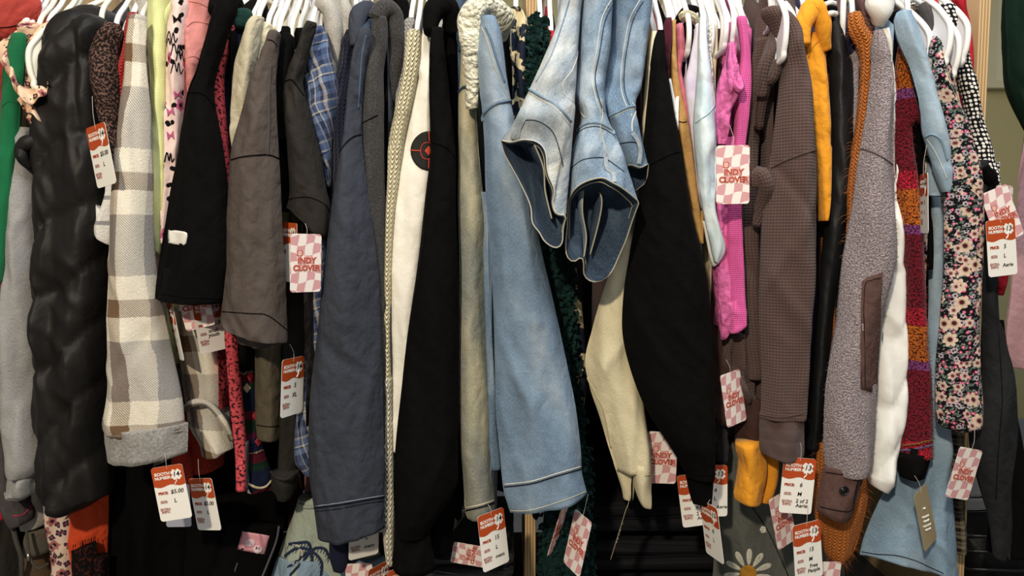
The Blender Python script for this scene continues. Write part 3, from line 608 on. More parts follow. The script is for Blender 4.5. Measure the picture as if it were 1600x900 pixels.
frill('ruffle', p.e, FLORP, [(50, 170, .01), (56, 186, .005), (66, 196, .01)], .02)
frill('neck_frill', p.e, FLORP, [(50, 50, .03), (64, 40, .03), (78, 32, .04), (92, 30, .05), (100, 44, .05)], .03)
hanger(44, 74, -.02, 'cream webbed plastic hanger holding the ruffled floral blouse', HC, math.radians(-40), True)
hanger(74, 36, .05, 'white plastic hanger beside the ruffled floral blouse, right one'); hanger(95, 32, .05, 'cream plastic hanger just left of the plywood upright', HC); hanger(104, 30, .07, 'cream plastic hanger leaning over the black puffer collar', HC)
# black/brown speckled, maroon, red
p = gm('sweater', 'dark brown and black speckled sweater with a long white paper tag', 'sweater', BRSP, [(38, 166, 186), (52, 148, 192), (80, 137, 182), (120, 138, 184), (170, 150, 185), (230, 168, 190), (300, 172, 200)], -.01, .05, bot=560, hang=(181, 34, .02), fold=.008)
hanger(158, 20, .03, 'cream plastic hanger over the black puffer shoulder', HC)
p = gm('shirt', 'white and grey striped shirt cuff below the brown speckled sweater', 'shirt', STRIPEW, [(220, 172, 195), (290, 166, 190), (330, 156, 185), (350, 149, 184), (149, 364, 182, 376), (150, 367, 178, 385)], .0, .035, bot=500)
p = gm('sweater', 'maroon textured knit sweater between the brown speckled and red sweaters', 'sweater', MARK, [(50, 188, 200), (80, 182, 198), (130, 178, 196), (230, 176, 196)], .03, .035, bot=560, hang=(194, 46, .05))
p = gm('sweater', 'bright red rib knit sweater squeezed beside the plaid shacket', 'sweater', REDK, [(22, 204, 218), (45, 198, 214), (75, 194, 210), (110, 186, 204), (150, 182, 200), (300, 180, 205)], .005, .035, bot=600, hang=(207, 22, .03))
p = gm('sweater', 'orange red knit cuff hanging under the plaid shacket', 'sweater', ORK, [(640, 285, 350), (700, 285, 352), (718, 286, 351), (290, 736, 350, 726)], .08, .04, bot=640)
loft('cuff', p.e, ORK, [(700, 270, 300), (725, 268, 298), (745, 274, 300), (752, 290, 302)], .06, .03)
# grey hood, lime, blush print, pink
p = gm('cardigan', 'fluffy pale grey cardigan behind the plaid shacket shoulder', 'cardigan', GREYL, [(-20, 214, 236), (20, 216, 234), (60, 222, 236), (200, 226, 240), (380, 232, 246)], .05, .04, bot=560)
p = gm('shacket', 'cream brown and grey plaid wool shacket with wide sleeve', 'jacket', SHACK, [(26, 208, 228), (45, 203, 230), (80, 198, 229), (120, 196, 231), (180, 187, 235), (260, 180, 238), (340, 174, 240), (430, 172, 246), (540, 170, 268), (620, 166, 285), (663, 159, 290), (162, 674, 293, 672)], -.035, .055, bot=700, hang=(220, 28, .0), fold=.008, fx=16, wr=.001)
p3 = loft('cuff', p.e, M_boucle('grey_wool_cuff', '7f7c79', '9d9a96', 260, .001, .5), [(162, 670, 294, 660), (163, 676, 294, 667), (164, 690, 294, 684), (168, 719, 293, 707)], -.036, .068, fold=.003, fx=18)
seam(p, 'cuff_seam', M_solid('shack_seam', '6a625a', .9), [(161, 681), (200, 682), (250, 676), (292, 667)], .0013)
p2 = loft('sleeve', p.e, SHACK, [(480, 272, 345), (540, 278, 352), (600, 284, 356), (640, 290, 358), (296, 668, 362, 680), (310, 690, 364, 700), (316, 712, 362, 700)], .035, .05, fold=.008, fx=16)
roll('rolled_cuff_edge', p.e, SHACK, [(290, 640, .02, .004), (300, 630, .0, .006), (325, 632, .0, .005), (350, 660, .005, .005), (362, 688, .02, .004)], fold=.002)
p = gm('sweater', 'pale lime green knit sweater sleeve between the plaid shacket and blush print', 'sweater', LIME, [(-20, 228, 270), (10, 231, 264), (60, 231, 262), (130, 234, 262), (250, 237, 262), (330, 240, 260), (372, 244, 258), (246, 392, 254, 398)], .0, .04, bot=560)
roll('hood_fold', p.e, LIME, [(246, 80, -.005, .006), (252, 40, .0, .010), (262, 12, .01, .013), (276, 10, .03, .012), (272, 60, .04, .008)], fold=.003)
p = gm('shirt', 'blush pink shirt printed with black scribbles and pink bows', 'shirt', SCRIB, [(-10, 276, 290), (10, 270, 294), (50, 262, 290), (100, 260, 288), (200, 259, 282), (300, 258, 272), (380, 254, 266)], -.005, .035, bot=640, fold=.006, fx=45)
INKB = M_solid('black_print', '131013', .9, .1)
for i, (cx, cy, s_) in enumerate(((268, 58, 9), (276, 78, 10), (276, 106, 10), (264, 246, 8), (266, 66, 6), (282, 88, 8))):
    seam(p, 'script_print', INKB, [(cx-s_*.9, cy+s_*.9), (cx-s_*.4, cy-s_), (cx, cy+s_*.6), (cx+s_*.3, cy-s_*.8), (cx+s_*.6, cy+s_*.9), (cx+s_, cy+.2*s_)], .0010, 6)
for cx, cy in ((277, 148), (266, 175), (266, 212), (276, 30)): decal(p, 'bow_print', M_solid('bow_pink', 'b55a80', .9) if cy > 40 else INKB, [(cx-6, cy-7), (cx, cy-1), (cx+5, cy-8), (cx+7, cy+6), (cx+1, cy+1), (cx-4, cy+7)], .0008, n=3)
p = gm('hoodie', 'salmon pink puffy hoodie shoulder left of the black elbow-sleeve jacket', 'hoodie', PINKH, [(-20, 292, 345), (0, 292, 341), (30, 294, 334), (70, 290, 330), (100, 288, 318), (160, 284, 300), (220, 282, 296), (300, 276, 290)], .015, .06, bot=560, fold=.009)
for q in ([(290, 2), (315, 6), (340, 24)], [(292, 42), (304, 34), (328, 38)], [(290, 92), (302, 88), (312, 92)]): seam(p, 'crease_seam', M_solid('pink_seam', 'b0706c', .9), q, .0009)
# black elbow sleeve jacket
p = gm('jacket', 'black jacket with a short wide sleeve and a white size sticker', 'jacket', BLACK, [(-20, 345, 375), (0, 342, 372), (20, 334, 372), (45, 325, 362), (80, 314, 350), (110, 306, 340), (146, 292, 334), (200, 284, 343), (250, 277, 352), (310, 264, 358), (400, 250, 358), (440, 245, 350), (243, 462, 346, 470), (243, 467, 343, 474)], -.055, .055, bot=560, hang=(365, 42, .04), hl='white plastic hanger between the black short-sleeve jacket and the red speckled top', fold=.006, fx=18)
seam(p, 'armhole_seam', THRB, [(293, 145), (308, 144), (322, 150), (334, 166)], .0016); seam(p, 'hem_seam', THRB, [(245, 458), (290, 464), (346, 466)], .001)
roll('hood', p.e, BLACK, [(338, 20, -.02, .012), (350, 4, .0, .018), (362, 8, .02, .018), (364, 30, .04, .012)])
decal(p, 'size_sticker', M_solid('sticker_white', 'e6e2da', .35, .5), [(264, 359), (275, 360), (288, 362), (292, 364), (293, 368), (291, 380), (288, 383), (275, 382), (264, 380), (263, 370)], .0009, n=6, label='white rounded size sticker')
# second dark sleeve right edge
p = gm('shirt', 'coral red speckled long-sleeve top beside the black short-sleeve jacket', 'shirt', REDP, [(38, 354, 364), (44, 351, 366), (60, 344, 362), (90, 334, 356), (115, 332, 350), (180, 336, 352), (280, 350, 362), (400, 352, 368), (480, 352, 372), (560, 356, 374), (640, 362, 380), (700, 368, 384), (765, 370, 384)], -.012, .03, bot=620, fold=.004)
loft('cuff_lining', p.e, LMG, [(690, 382, 388), (740, 376, 387), (766, 376, 387)], -.008, .02, fold=.002)
p = gm('sweatshirt', 'navy sweatshirt with forest green collar and coral print beside the speckled top', 'sweatshirt', NAVY, [(46, 364, 384), (60, 362, 380), (120, 352, 370), (200, 350, 366), (330, 352, 372)], .01, .035, bot=620, hang=(384, 16, .06))
loft('collar', p.e, FOREST, [(16, 375, 392), (22, 370, 394), (34, 369, 393), (48, 368, 386)], .005, .035, hem=False)
seam(p, 'coral_print', M_solid('coral_print', 'c04058', .9), [(368, 60), (366, 66), (371, 72), (364, 80), (360, 76)], .0016)
p = gm('sweater', 'holiday patterned sleeve in navy green red and cream near the bottom left of the middle', 'sweater', AZT, [(500, 366, 382), (560, 370, 396), (620, 374, 402), (680, 382, 408), (720, 388, 418), (745, 390, 426), (388, 758, 424, 756), (392, 766, 420, 764)], .03, .04, bot=600, uoff=.0)
seam(p, 'cream_hem', M_solid('hem_cream', 'b9ab8a', .9), [(388, 756), (402, 762), (415, 760), (426, 748)], .0022)
for cx, cy in ((386, 606), (391, 588), (404, 690), (400, 650)): decal(p, 'figure_patch', M_solid('patch_cream', 'c9b79a', .9) if cy > 600 and cy < 650 else M_solid('patch_red', 'a82838', .9), [(cx-6, cy), (cx, cy-8), (cx+6, cy), (cx, cy+8)], .0008, n=3)
# stone tee, ivory shirts
p = gm('t_shirt', 'stone beige t-shirt left of the washed brown tee', 't-shirt', STONE, [(28, 400, 412), (36, 392, 411), (60, 378, 408), (100, 366, 402), (160, 361, 392), (200, 361, 384), (232, 364, 374)], -.015, .04, bot=560, hang=(403, 28, .02))
p = gm('shirt', 'olive grey shirt edge behind the stone beige t-shirt', 'shirt', OLIVE, [(40, 378, 392), (80, 364, 384), (140, 358, 372), (230, 352, 366), (330, 352, 368)], .025, .03, bot=640, hang=(394, 30, .05))
seam(p if 0 else p, 'sleeve_seam', THRB, [(360, 120), (366, 124)], .0008)
p = gm('shirt', 'ivory cotton shirt between the stone tee and washed brown tee', 'shirt', IVORY, [(38, 410, 424), (50, 402, 424), (90, 392, 418), (150, 384, 404), (215, 376, 392)], .005, .035, bot=560, hang=(418, 36, .04))
p = gm('shirt', 'cream cotton shirt touching the shoulder of the washed brown tee', 'shirt', CREAMSW, [(42, 420, 434), (60, 414, 430), (120, 400, 418), (190, 388, 404)], .025, .03, bot=560, hang=(428, 40, .05))
# washed brown tee
p = gm('t_shirt', 'washed brown grey oversized t-shirt with raw stitched sleeve hem', 't-shirt', WASHED, [(49, 424, 434), (54, 420, 436), (66, 416, 433), (90, 406, 432), (130, 390, 430), (180, 376, 432), (240, 361, 436), (320, 356, 440), (400, 350, 444), (470, 347, 447), (500, 345, 449), (344, 506, 450, 528), (346, 509, 449, 536)], -.05, .06, bot=640, hang=(436, 42, -.01), fold=.007, fx=15)
seam(p, 'shoulder_seam', THRB, [(361, 250), (380, 245), (410, 242), (424, 243), (436, 248)], .0012); seam(p, 'collar_seam', THRB, [(418, 62), (426, 64), (433, 72)], .0009)
seam(p, 'flat_seam', M_solid('brown_seam', '463e3a', .9), [(423, 100), (420, 150), (420, 200), (418, 243)], .0018); seam(p, 'hem_seam', THRB, [(347, 487), (390, 490), (418, 493), (449, 516)], .0009)
loft('inner_sleeve_edge', p.e, WASHED, [(505, 352, 440), (366, 520, 440, 528), (372, 534, 440, 536)], -.028, .03)
p = gm('shorts', 'olive brown cotton leg hem hanging below the washed brown tee', 'trousers', OLIVE, [(480, 396, 438), (560, 398, 440), (650, 400, 438), (400, 682, 437, 684), (404, 685, 434, 686)], .03, .04, bot=560)
seam(p, 'hem_seam', THRB, [(401, 664), (420, 667), (437, 665)], .0009)
# black tees
p = gm('t_shirt', 'plain black t-shirt just right of the washed brown tee', 't-shirt', BLACK2, [(42, 440, 452), (54, 434, 456), (110, 424, 448), (200, 420, 446), (330, 424, 460)], .0, .035, bot=640, hang=(450, 40, .03))
p = gm('t_shirt', 'soft black t-shirt with rounded collar, second of the black tees', 't-shirt', BLACK, [(54, 446, 456), (66, 444, 460), (120, 434, 456), (220, 430, 452)], -.012, .03, bot=620, hang=(455, 44, .0), hl='cream plastic hanger poking from the rounded black tee collar', hm=HC)
p = gm('t_shirt', 'black t-shirt tucked behind the faded black tee', 't-shirt', BLACK2, [(44, 462, 476), (70, 456, 474), (140, 448, 466), (300, 442, 470)], .02, .03, bot=620, hang=(468, 42, .05))
p = gm('t_shirt', 'faded black t-shirt with a draped sleeve over the checkered tag', 't-shirt', DKOLIVE, [(36, 480, 494), (50, 474, 491), (80, 462, 482), (130, 445, 474), (180, 446, 486), (240, 450, 500), (300, 452, 512), (320, 448, 517), (447, 325, 517, 345), (452, 324, 514, 370), (466, 330, 508, 374), (480, 345, 500, 376)], -.03, .055, bot=640, hang=(487, 36, .0), fold=.009, fx=22)
seam(p, 'shoulder_seam', THRB, [(446, 127), (456, 125), (466, 138), (475, 150)], .0012); seam(p, 'hem_seam', THRB, [(447, 312), (480, 308), (505, 318), (516, 332)], .0009)
p = gm('shirt', 'dark olive long sleeve with turned-back cuff behind the XL price tag', 'shirt', DKOLIVE, [(440, 436, 484), (480, 444, 486), (560, 440, 488), (620, 436, 478), (680, 436, 468), (740, 434, 462), (766, 438, 458)], .035, .04, bot=620, fold=.006)
loft('turned_cuff', p.e, DKOLIVE, [(423, 736, 467, 734), (422, 752, 466, 748), (427, 768, 462, 764), (434, 778, 456, 776)], .028, .05, fold=.003, sag=.004); roll('cuff_rim', p.e, DKOLIVE, [(423, 737, .02, .0022), (434, 747, .0, .0024), (450, 748, -.002, .0024), (467, 735, .02, .0022)], fold=.0005)
# flannel
p = gm('flannel_shirt', 'blue and cream plaid flannel shirt collar and cuff', 'shirt', FLAN, [(40, 492, 504), (60, 480, 512), (100, 471, 520), (150, 472, 530), (190, 478, 524), (230, 490, 518), (260, 505, 518), (290, 512, 518)], .0, .05, bot=620, fold=.008, hang=(500, 30, .03))
p2 = loft('sleeve', p.e, FLAN, [(290, 500, 530), (400, 492, 524), (480, 480, 520), (560, 474, 512), (640, 463, 504), (700, 460, 502), (722, 462, 500), (738, 476, 496)], .035, .045, fold=.007, seed=4)
p = gm('hoodie', 'light heather grey hoodie behind the blue plaid flannel', 'hoodie', GREYL, [(-20, 500, 545), (10, 500, 546), (50, 508, 545), (90, 514, 540), (160, 520, 534), (260, 522, 540)], .045, .05, bot=600)
roll('hood', p.e, GREYL, [(496, 8, .03, .008), (505, 6, .025, .011), (517, 22, .025, .012), (524, 60, .03, .011), (526, 110, .04, .008)]); roll('hood_edge', p.e, GREYL, [(530, 0, .04, .01), (541, 20, .04, .012), (540, 60, .045, .011), (532, 110, .05, .008)])
hanger(493, 34, .05, 'white plastic hanger at the collar of the blue plaid flannel'); hanger(480, 42, .09, 'white plastic hanger behind the faded black tee')
p = gm('sweater', 'dark navy knit sweater left of the navy grey jacket', 'sweater', NAVYK, [(57, 538, 552), (64, 534, 556), (100, 528, 556), (160, 522, 555), (260, 518, 552), (400, 514, 548), (540, 508, 540)], .015, .04, bot=620, hang=(546, 52, .04))
hanger(552, 58, .055, 'white plastic hanger beside the dark navy knit sweater')
# navy-grey jacket
p = gm('jacket', 'navy grey canvas jacket with wide stitched cuff', 'jacket', NAVYGREY, [(44, 564, 578), (60, 556, 582), (100, 549, 572), (160, 541, 566), (210, 536, 566), (240, 532, 568), (300, 522, 576), (400, 508, 588), (500, 498, 594), (600, 486, 598), (680, 482, 600), (740, 483, 602), (490, 790, 601, 776), (497, 840, 602, 824)], -.025, .06, bot=760, hang=(566, 30, .04), fold=.006, fx=18)
seam(p, 'armhole_seam', THRD, [(531, 238), (540, 224), (552, 214), (564, 210)], .0013); seam(p, 'cuff_seam', THRD, [(492, 794), (530, 789), (570, 782), (601, 777)], .0012); seam(p, 'cuff_topstitch', M_solid('blue_stitch', '8e98ac', .9), [(492, 791), (530, 786), (570, 779), (601, 774)], .0006)
seam(p, 'cuff_stitch', THRD, [(494, 799), (530, 795), (570, 787), (601, 783)], .0007)
roll('collar', p.e, NAVYGREY, [(558, 72, -.01, .010), (556, 44, -.005, .012), (562, 22, .01, .014), (574, 14, .03, .013), (586, 20, .05, .010)]); roll('collar_stand', p.e, DEND, [(566, 60, .0, .006), (570, 46, .0, .008), (582, 34, .02, .008)])
seam(p, 'front_piping', M_solid('blue_piping', '40566e', .8), [(572, 56), (566, 84), (563, 120), (560, 170)], .0014)
p = gm('hoodie', 'charcoal grey hoodie between the navy grey jacket and cream knits', 'hoodie', CHAR, [(28, 584, 604), (40, 580, 606), (70, 578, 606), (110, 570, 600), (160, 565, 600), (210, 564, 600), (300, 566, 602), (400, 574, 606), (520, 580, 612), (640, 584, 610), (720, 588, 610), (745, 592, 606)], .0, .045, bot=760, hang=(600, 8, .04), fold=.008, fx=34)
roll('hood', p.e, CHAR, [(588, 30, .0, .012), (600, 14, .005, .015), (614, 24, .015, .015), (620, 60, .02, .013), (618, 110, .03, .012), (612, 160, .04, .010)]); seam(p, 'armhole_seam', THRB, [(567, 192), (578, 186), (590, 180)], .001)
roll('hood', p.e, BLACK2, [(618, -10, .06, .012), (628, 20, .06, .013), (634, 60, .06, .012), (624, 130, .07, .010)])
p = gm('cardigan', 'grey cable knit cardigan left of the chunky cream sweater', 'cardigan', GREYK, [(28, 638, 646), (36, 630, 648), (60, 627, 642), (100, 622, 636), (160, 618, 630), (260, 612, 624)], .03, .035, bot=700, hang=(642, 28, .045))
p = gm('sweater', 'chunky cream knit sweater left of the white sweatshirt', 'sweater', CREAMK, [(48, 640, 656), (56, 636, 658), (80, 634, 658), (120, 630, 652), (170, 618, 642), (220, 607, 632), (280, 606, 624), (340, 604, 616), (420, 602, 612), (520, 600, 610), (600, 598, 612)], .0, .035, bot=620, hang=(651, 50, .012), fold=.004)
loft('lower_sleeve', p.e, CREAMC, [(590, 599, 612), (660, 598, 614), (740, 596, 616), (800, 597, 618), (850, 600, 617), (880, 604, 616)], -.0, .032, fold=.004)
p = gm('sweatshirt', 'white sweatshirt with a black circular print on the sleeve', 'sweatshirt', WHITESW, [(52, 662, 670), (62, 658, 674), (110, 654, 676), (180, 640, 680), (240, 628, 684), (300, 618, 676), (400, 610, 664), (500, 610, 650), (600, 612, 640), (700, 612, 632)], .01, .045, bot=700, hang=(664, 46, .035), fold=.005)
decal(p, 'circle_print', M_solid('black_circle_print', '1c1a1a', .8), circ(671, 236, 29, 31, 32), .0012, n=8, label='black disc print')
RP = M_solid('orange_red_print', 'd24a32', .8); seam(p, 'ring_print', RP, circ(667, 236, 9, 13, 20)+[(676, 236)], .0006, 3, .0016); seam(p, 'cross_print', RP, [(642, 235), (658, 236)], .0009, 4, .0016); seam(p, 'cross_print', RP, [(669, 206), (670, 222)], .0009, 4, .0016); decal(p, 'diamond_print', RP, [(664, 236), (669, 228), (674, 236), (669, 244)], .002, n=3); seam(p, 'cross_print', RP, [(669, 248), (669, 264)], .0009, 4, .0016)
# black sweatshirt centre
p = gm('sweatshirt', 'large black sweatshirt with ribbed cuff in the centre left', 'sweatshirt', BLACK, [(44, 676, 692), (70, 672, 694), (120, 670, 700), (200, 672, 708), (240, 672, 712), (300, 666, 713), (400, 654, 715), (500, 640, 717), (600, 628, 717), (700, 618, 716), (760, 614, 712), (617, 820, 680, 815), (618, 838, 668, 838)], -.045, .06, bot=760, hem=False, fold=.006, fx=16)
loft('cuff', p.e, BLACK, [(832, 618, 672), (850, 615, 674), (872, 613, 679), (613, 885, 680, 890)], -.04, .045, fold=.004); seam(p, 'cuff_seam', THRB, [(618, 836), (640, 842), (668, 840)], .001)
seam(p, 'armhole_seam', THRB, [(673, 222), (690, 226), (704, 236), (712, 248)], .0014)
roll('collar', p.e, BLACK, [(672, 52, -.02, .010), (676, 24, -.01, .016), (690, 8, .0, .018), (704, 18, .01, .016), (708, 50, .02, .012)])
p = gm('hoodie', 'black hoodie tucked behind the large black sweatshirt', 'hoodie', BLACK2, [(10, 690, 708), (60, 694, 712), (150, 704, 718), (400, 712, 720), (700, 700, 722), (800, 680, 712), (840, 660, 706), (862, 668, 702)], .03, .04, bot=800, hang=(700, 4, .05))
# denim
p = gm('denim_jacket', 'sand washed grey green denim jacket with narrow stitched cuff', 'jacket', DENS, [(40, 722, 734), (60, 720, 738), (100, 719, 742), (130, 718, 742), (150, 716, 743), (230, 716, 748), (320, 716, 756), (420, 717, 756), (520, 717, 760), (620, 716, 764), (700, 719, 768), (760, 724, 771), (726, 796, 773, 786), (731, 811, 773, 800)], -.02, .045, bot=760, fold=.005, fx=24)
seam(p, 'armhole_seam', DEND, [(717, 144), (724, 137), (734, 138), (742, 146)], .0026); seam(p, 'armhole_topstitch', THR, [(717, 150), (724, 143), (734, 144), (742, 151)], .0006)
seam(p, 'cuff_seam', THRD, [(728, 798), (750, 793), (772, 786)], .0013); seam(p, 'cuff_topstitch', THR, [(727, 794), (750, 789), (772, 782)], .0015)
roll('collar', p.e, DEND, [(722, 80, .0, .006), (720, 58, .0, .008), (726, 44, .0, .009), (736, 30, .01, .010), (745, 5, .02, .010)])
p = gm('jeans', 'dark denim garment edge hanging behind the sherpa collar jacket', 'jeans', DEND, [(-20, 708, 735), (30, 712, 732), (80, 716, 728), (180, 716, 722)], .03, .03, bot=600)
seam(p, 'side_seam', THR, [(711, 0), (714, 40), (716, 74)], .0007)
# dark denim long behind
p = gm('denim_jacket', 'light blue denim jacket with cream sherpa collar', 'jacket', DENB, [(28, 752, 774), (45, 748, 782), (80, 745, 788), (120, 748, 792), (152, 750, 797), (165, 752, 799), (230, 756, 812), (300, 758, 830), (400, 766, 848), (480, 770, 866), (560, 772, 884), (640, 774, 900), (700, 780, 908), (786, 762, 909, 735), (792, 785, 914, 760), (797, 801, 917, 770)], -.065, .06, bot=780, fold=.007, fx=14)
seam(p, 'armhole_seam', DENC, [(752, 190), (758, 176), (775, 162), (797, 157)], .0028); seam(p, 'armhole_topstitch', THR, [(753, 184), (760, 172), (776, 158), (797, 153)], .0006)
seam(p, 'front_yoke_seam', THR, [(752, 42), (760, 60), (770, 95), (782, 130), (797, 156)], .0009); seam(p, 'front_yoke_seam', DENC, [(759, 42), (768, 64), (777, 96), (788, 128)], .002)
seam(p, 'cuff_seam', THRD, [(788, 761), (830, 756), (870, 744), (908, 733)], .0010); seam(p, 'cuff_topstitch', THRW, [(788, 757), (830, 752), (870, 740), (908, 729)], .0009); seam(p, 'hem_edge', THR, [(797, 798), (830, 797), (880, 782), (916, 768)], .0008)
sc = roll('sherpa_collar', p.e, SHERPA, [(740, 170, -.05, .008), (740, 110, -.06, .012), (738, 60, -.06, .015), (740, 24, -.055, .018), (756, 8, -.045, .019), (776, 16, -.03, .018), (786, 36, -.01, .014), (785, 60, .01, .010)], 20, 10, fold=.007)
p2 = loft('rear_sleeve', p.e, DENC, [(300, 752, 764), (500, 758, 770), (640, 762, 776), (700, 764, 780), (732, 768, 782)], -.02, .03)
p = gm('shirt', 'beige and navy camouflage patterned garment left of the middle plywood upright', 'shirt', CAMO, [(10, 800, 812), (30, 796, 824), (70, 796, 826), (110, 800, 824), (150, 800, 824), (190, 802, 818), (300, 806, 822)], .03, .045, bot=640, hang=(806, 6, .05), fold=.01, fx=40)
seam(p, 'seam', THR, [(800, 30), (798, 60), (800, 90)], .0008)
loft('tail', p.e, CAMO, [(330, 872, 888), (420, 880, 900), (480, 880, 910), (560, 884, 916), (600, 888, 916), (640, 890, 912)], .055, .03)
# ================= middle: lace dress, jeans =================
rn = random.Random(5)
def petals3d(p, name, mat, n, size=.010, seed=2):
    r_ = random.Random(seed); m = MB(); nu = p.nu
    for _ in range(n):
        i = r_.randrange(p.nr-1); k = r_.randrange(nu//2+1); q = p.V[i*nu+k]+Vector((r_.uniform(-.002, .002), -.001, r_.uniform(-.003, .003)))
        a = r_.uniform(0, 6.28); s_ = size*r_.uniform(.6, 1.3); d = Vector((math.cos(a), -.5-r_.random()*.6, math.sin(a))).normalized(); sd = d.cross(Vector((0, 1, .3))).normalized()
        m.add([q, q+d*s_*.6+sd*s_*.5, q+d*s_, q+d*s_*.6-sd*s_*.5, q+d*s_*.5+Vector((0, -.002, 0))], [(0, 1, 4), (1, 2, 4), (2, 3, 4), (3, 0, 4)])
    return tag(m.build(name, mat, p.parent, False), kind='stuff')
p = gm('dress', 'dark green ruffled lace dress behind the jeans and denim jacket', 'dress', DKGRN, [(34, 834, 850), (50, 830, 853), (100, 826, 850), (160, 824, 846), (300, 830, 872), (420, 840, 890), (520, 850, 896), (620, 862, 902), (720, 860, 918), (800, 850, 922), (930, 840, 925)], .03, .05, bot=800, hang=(844, 30, .05), fold=.01)
petals3d(p, 'lace_petals', DKGRN, 2600, .011)
p = gm('shirt', 'small red garment edge right of the dark green lace dress', 'shirt', REDC, [(48, 856, 864), (56, 853, 868), (85, 853, 864), (200, 852, 862)], .04, .03, bot=500, hang=(861, 46, .055))
def section(front, back, n=40, Yf=0, Yb=0):
    """closed 3-D loop from a front polyline (left corner to right) and a back polyline (right to left) of (px,py,Y)"""
    def rs(P, n):
        Q = [at(*q) for q in (curve(P, 8) if len(P) > 2 else P)]; L = [0]
        for i in range(1, len(Q)): L.append(L[-1]+(Q[i]-Q[i-1]).length)
        o = []; j = 1
        for k in range(n):
            d = L[-1]*k/n
            while j < len(L)-1 and L[j] < d: j += 1
            f = (d-L[j-1])/max(L[j]-L[j-1], 1e-9); o.append(Q[j-1].lerp(Q[j], f))
        return o
    return rs(front, n)+rs(back, n)
def tube_row(y, xl, xr, Y, T, tilt=0, n=40):
    c = []; A, B = at(xl, y, Y), at(xr, y+tilt, Y); ce = (A+B)/2; h = (B-A)/2
    for k in range(2*n):
        a = math.pi*k/n; c.append(ce+h*(-sg(math.cos(a), .75))+Vector((0, -T/2*sg(math.sin(a), .75), 0)))
    return c
def loops_mesh(name, parent, mat, loops, flip=False, cap=False, nz=.004, sd=1.0, sub=8):
    n = len(loops[0]); K = [[tuple(l[k]) for l in loops] for k in range(n)]; m = len(loops); steps = (m-1)*sub+1; V = []; UV = []
    for s_ in range(steps):
        t = s_/sub; pr = None; L = 0
        for k in range(n):
            P = Vector(cr(K[k], min(t, m-1-1e-6))); fade = min(1, (steps-1-s_)/4, s_/3+.2)
            P += Vector((0, -1, 0))*(noise.noise(Vector((P.x*26+sd, P.z*9, sd)))*nz*2+noise.noise(Vector((P.x*55, P.z*40, sd)))*nz*.7)*fade
            if pr is not None: L += (P-pr).length
            pr = P; V.append(P); UV.append((L, -P.z if 0 else P.z))
    Fc = []
    for i in range(steps-1):
        for k in range(n):
            q = (i*n+k, (i+1)*n+k, (i+1)*n+(k+1) % n, i*n+(k+1) % n); Fc.append(q[::-1] if flip else q)
    if cap: Fc.append(tuple(range((steps-1)*n, steps*n)))
    o = mesh_obj(name, V, Fc, mat, parent, UV); p = Part(); p.o = o; p.V = V; p.F = Fc; p.bvh = None; p.nu = n; p.nr = steps; p.parent = parent; p.Y = -.1; return p
def jean(label, mat, uppers, front, back, axis, rimc, sd):
    e = empty('jeans', at(uppers[0][1], 6, .0), label, 'jeans', None)
    rim = section(front, back); L = [tube_row(*u) for u in uppers]+[rim]
    shell = loops_mesh('denim_shell', e, mat, L, nz=.008, sd=sd)
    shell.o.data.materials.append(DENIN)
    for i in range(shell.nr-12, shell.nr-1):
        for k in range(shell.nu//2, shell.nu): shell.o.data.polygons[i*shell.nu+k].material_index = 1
    # inside: the loop shrinks towards an axis that lies deeper
    A, B = at(*axis[0]), at(*axis[1]); ab = B-A; R = [rim]
    for f, dz in ((.93, .004), (.82, .02), (.6, .045), (.35, .065)):
        r2 = []
        for q in rim:
            t = max(0, min(1, (q-A).dot(ab)/ab.length_squared)); c = A+ab*t; r2.append(c.lerp(q, f)*1.0+Vector((0, 0, 0)) if 0 else Vector((c.x+(q.x-c.x)*f, q.y+dz, c.z+(q.z-c.z)*f)))
        R.append(r2)
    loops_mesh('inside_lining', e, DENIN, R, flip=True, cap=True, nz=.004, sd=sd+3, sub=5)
    m = MB(); m.tube(rim, .0010, 6, closed=True); m.build('waist_edge', rimc, e)
    ins = []
    for q in rim:
        t = max(0, min(1, (q-A).dot(ab)/ab.length_squared)); c = A+ab*t; ins.append(Vector((c.x+(q.x-c.x)*.88, q.y+.008, c.z+(q.z-c.z)*.88)))
    m = MB(); m.tube(ins, .0007, 5, closed=True); m.build('waistband_stitch', THR, e)
    shell.parent = e; return shell
def loop_strip(p, name, mat, path, wd=.0055, th=.002):
    cv = curve(path, 8); V = []; P = [hit(p, *q) for q in cv]; m = len(P); UV = []; L = 0
    for i, (q, n) in enumerate(P):
        t = (P[min(i+1, m-1)][0]-P[max(i-1, 0)][0]).normalized(); s_ = t.cross(Vector((0, -1, 0))).normalized(); o = Vector((0, -1, 0)); u = math.sin(math.pi*i/(m-1)); L += .003
        for a, b in ((-1, 0), (-1, 1), (1, 1), (1, 0)): V.append(q+s_*a*wd/2+o*(b*th+u*.0025*b)); UV.append((a*wd, L))
    Fc = [(i*4+k, i*4+(k+1) % 4, (i+1)*4+(k+1) % 4, (i+1)*4+k) for i in range(m-1) for k in range(4)]+[(3, 2, 1, 0), tuple(range(4*m-4, 4*m))]
    return mesh_obj(name, V, Fc, mat, p.parent, UV, False)
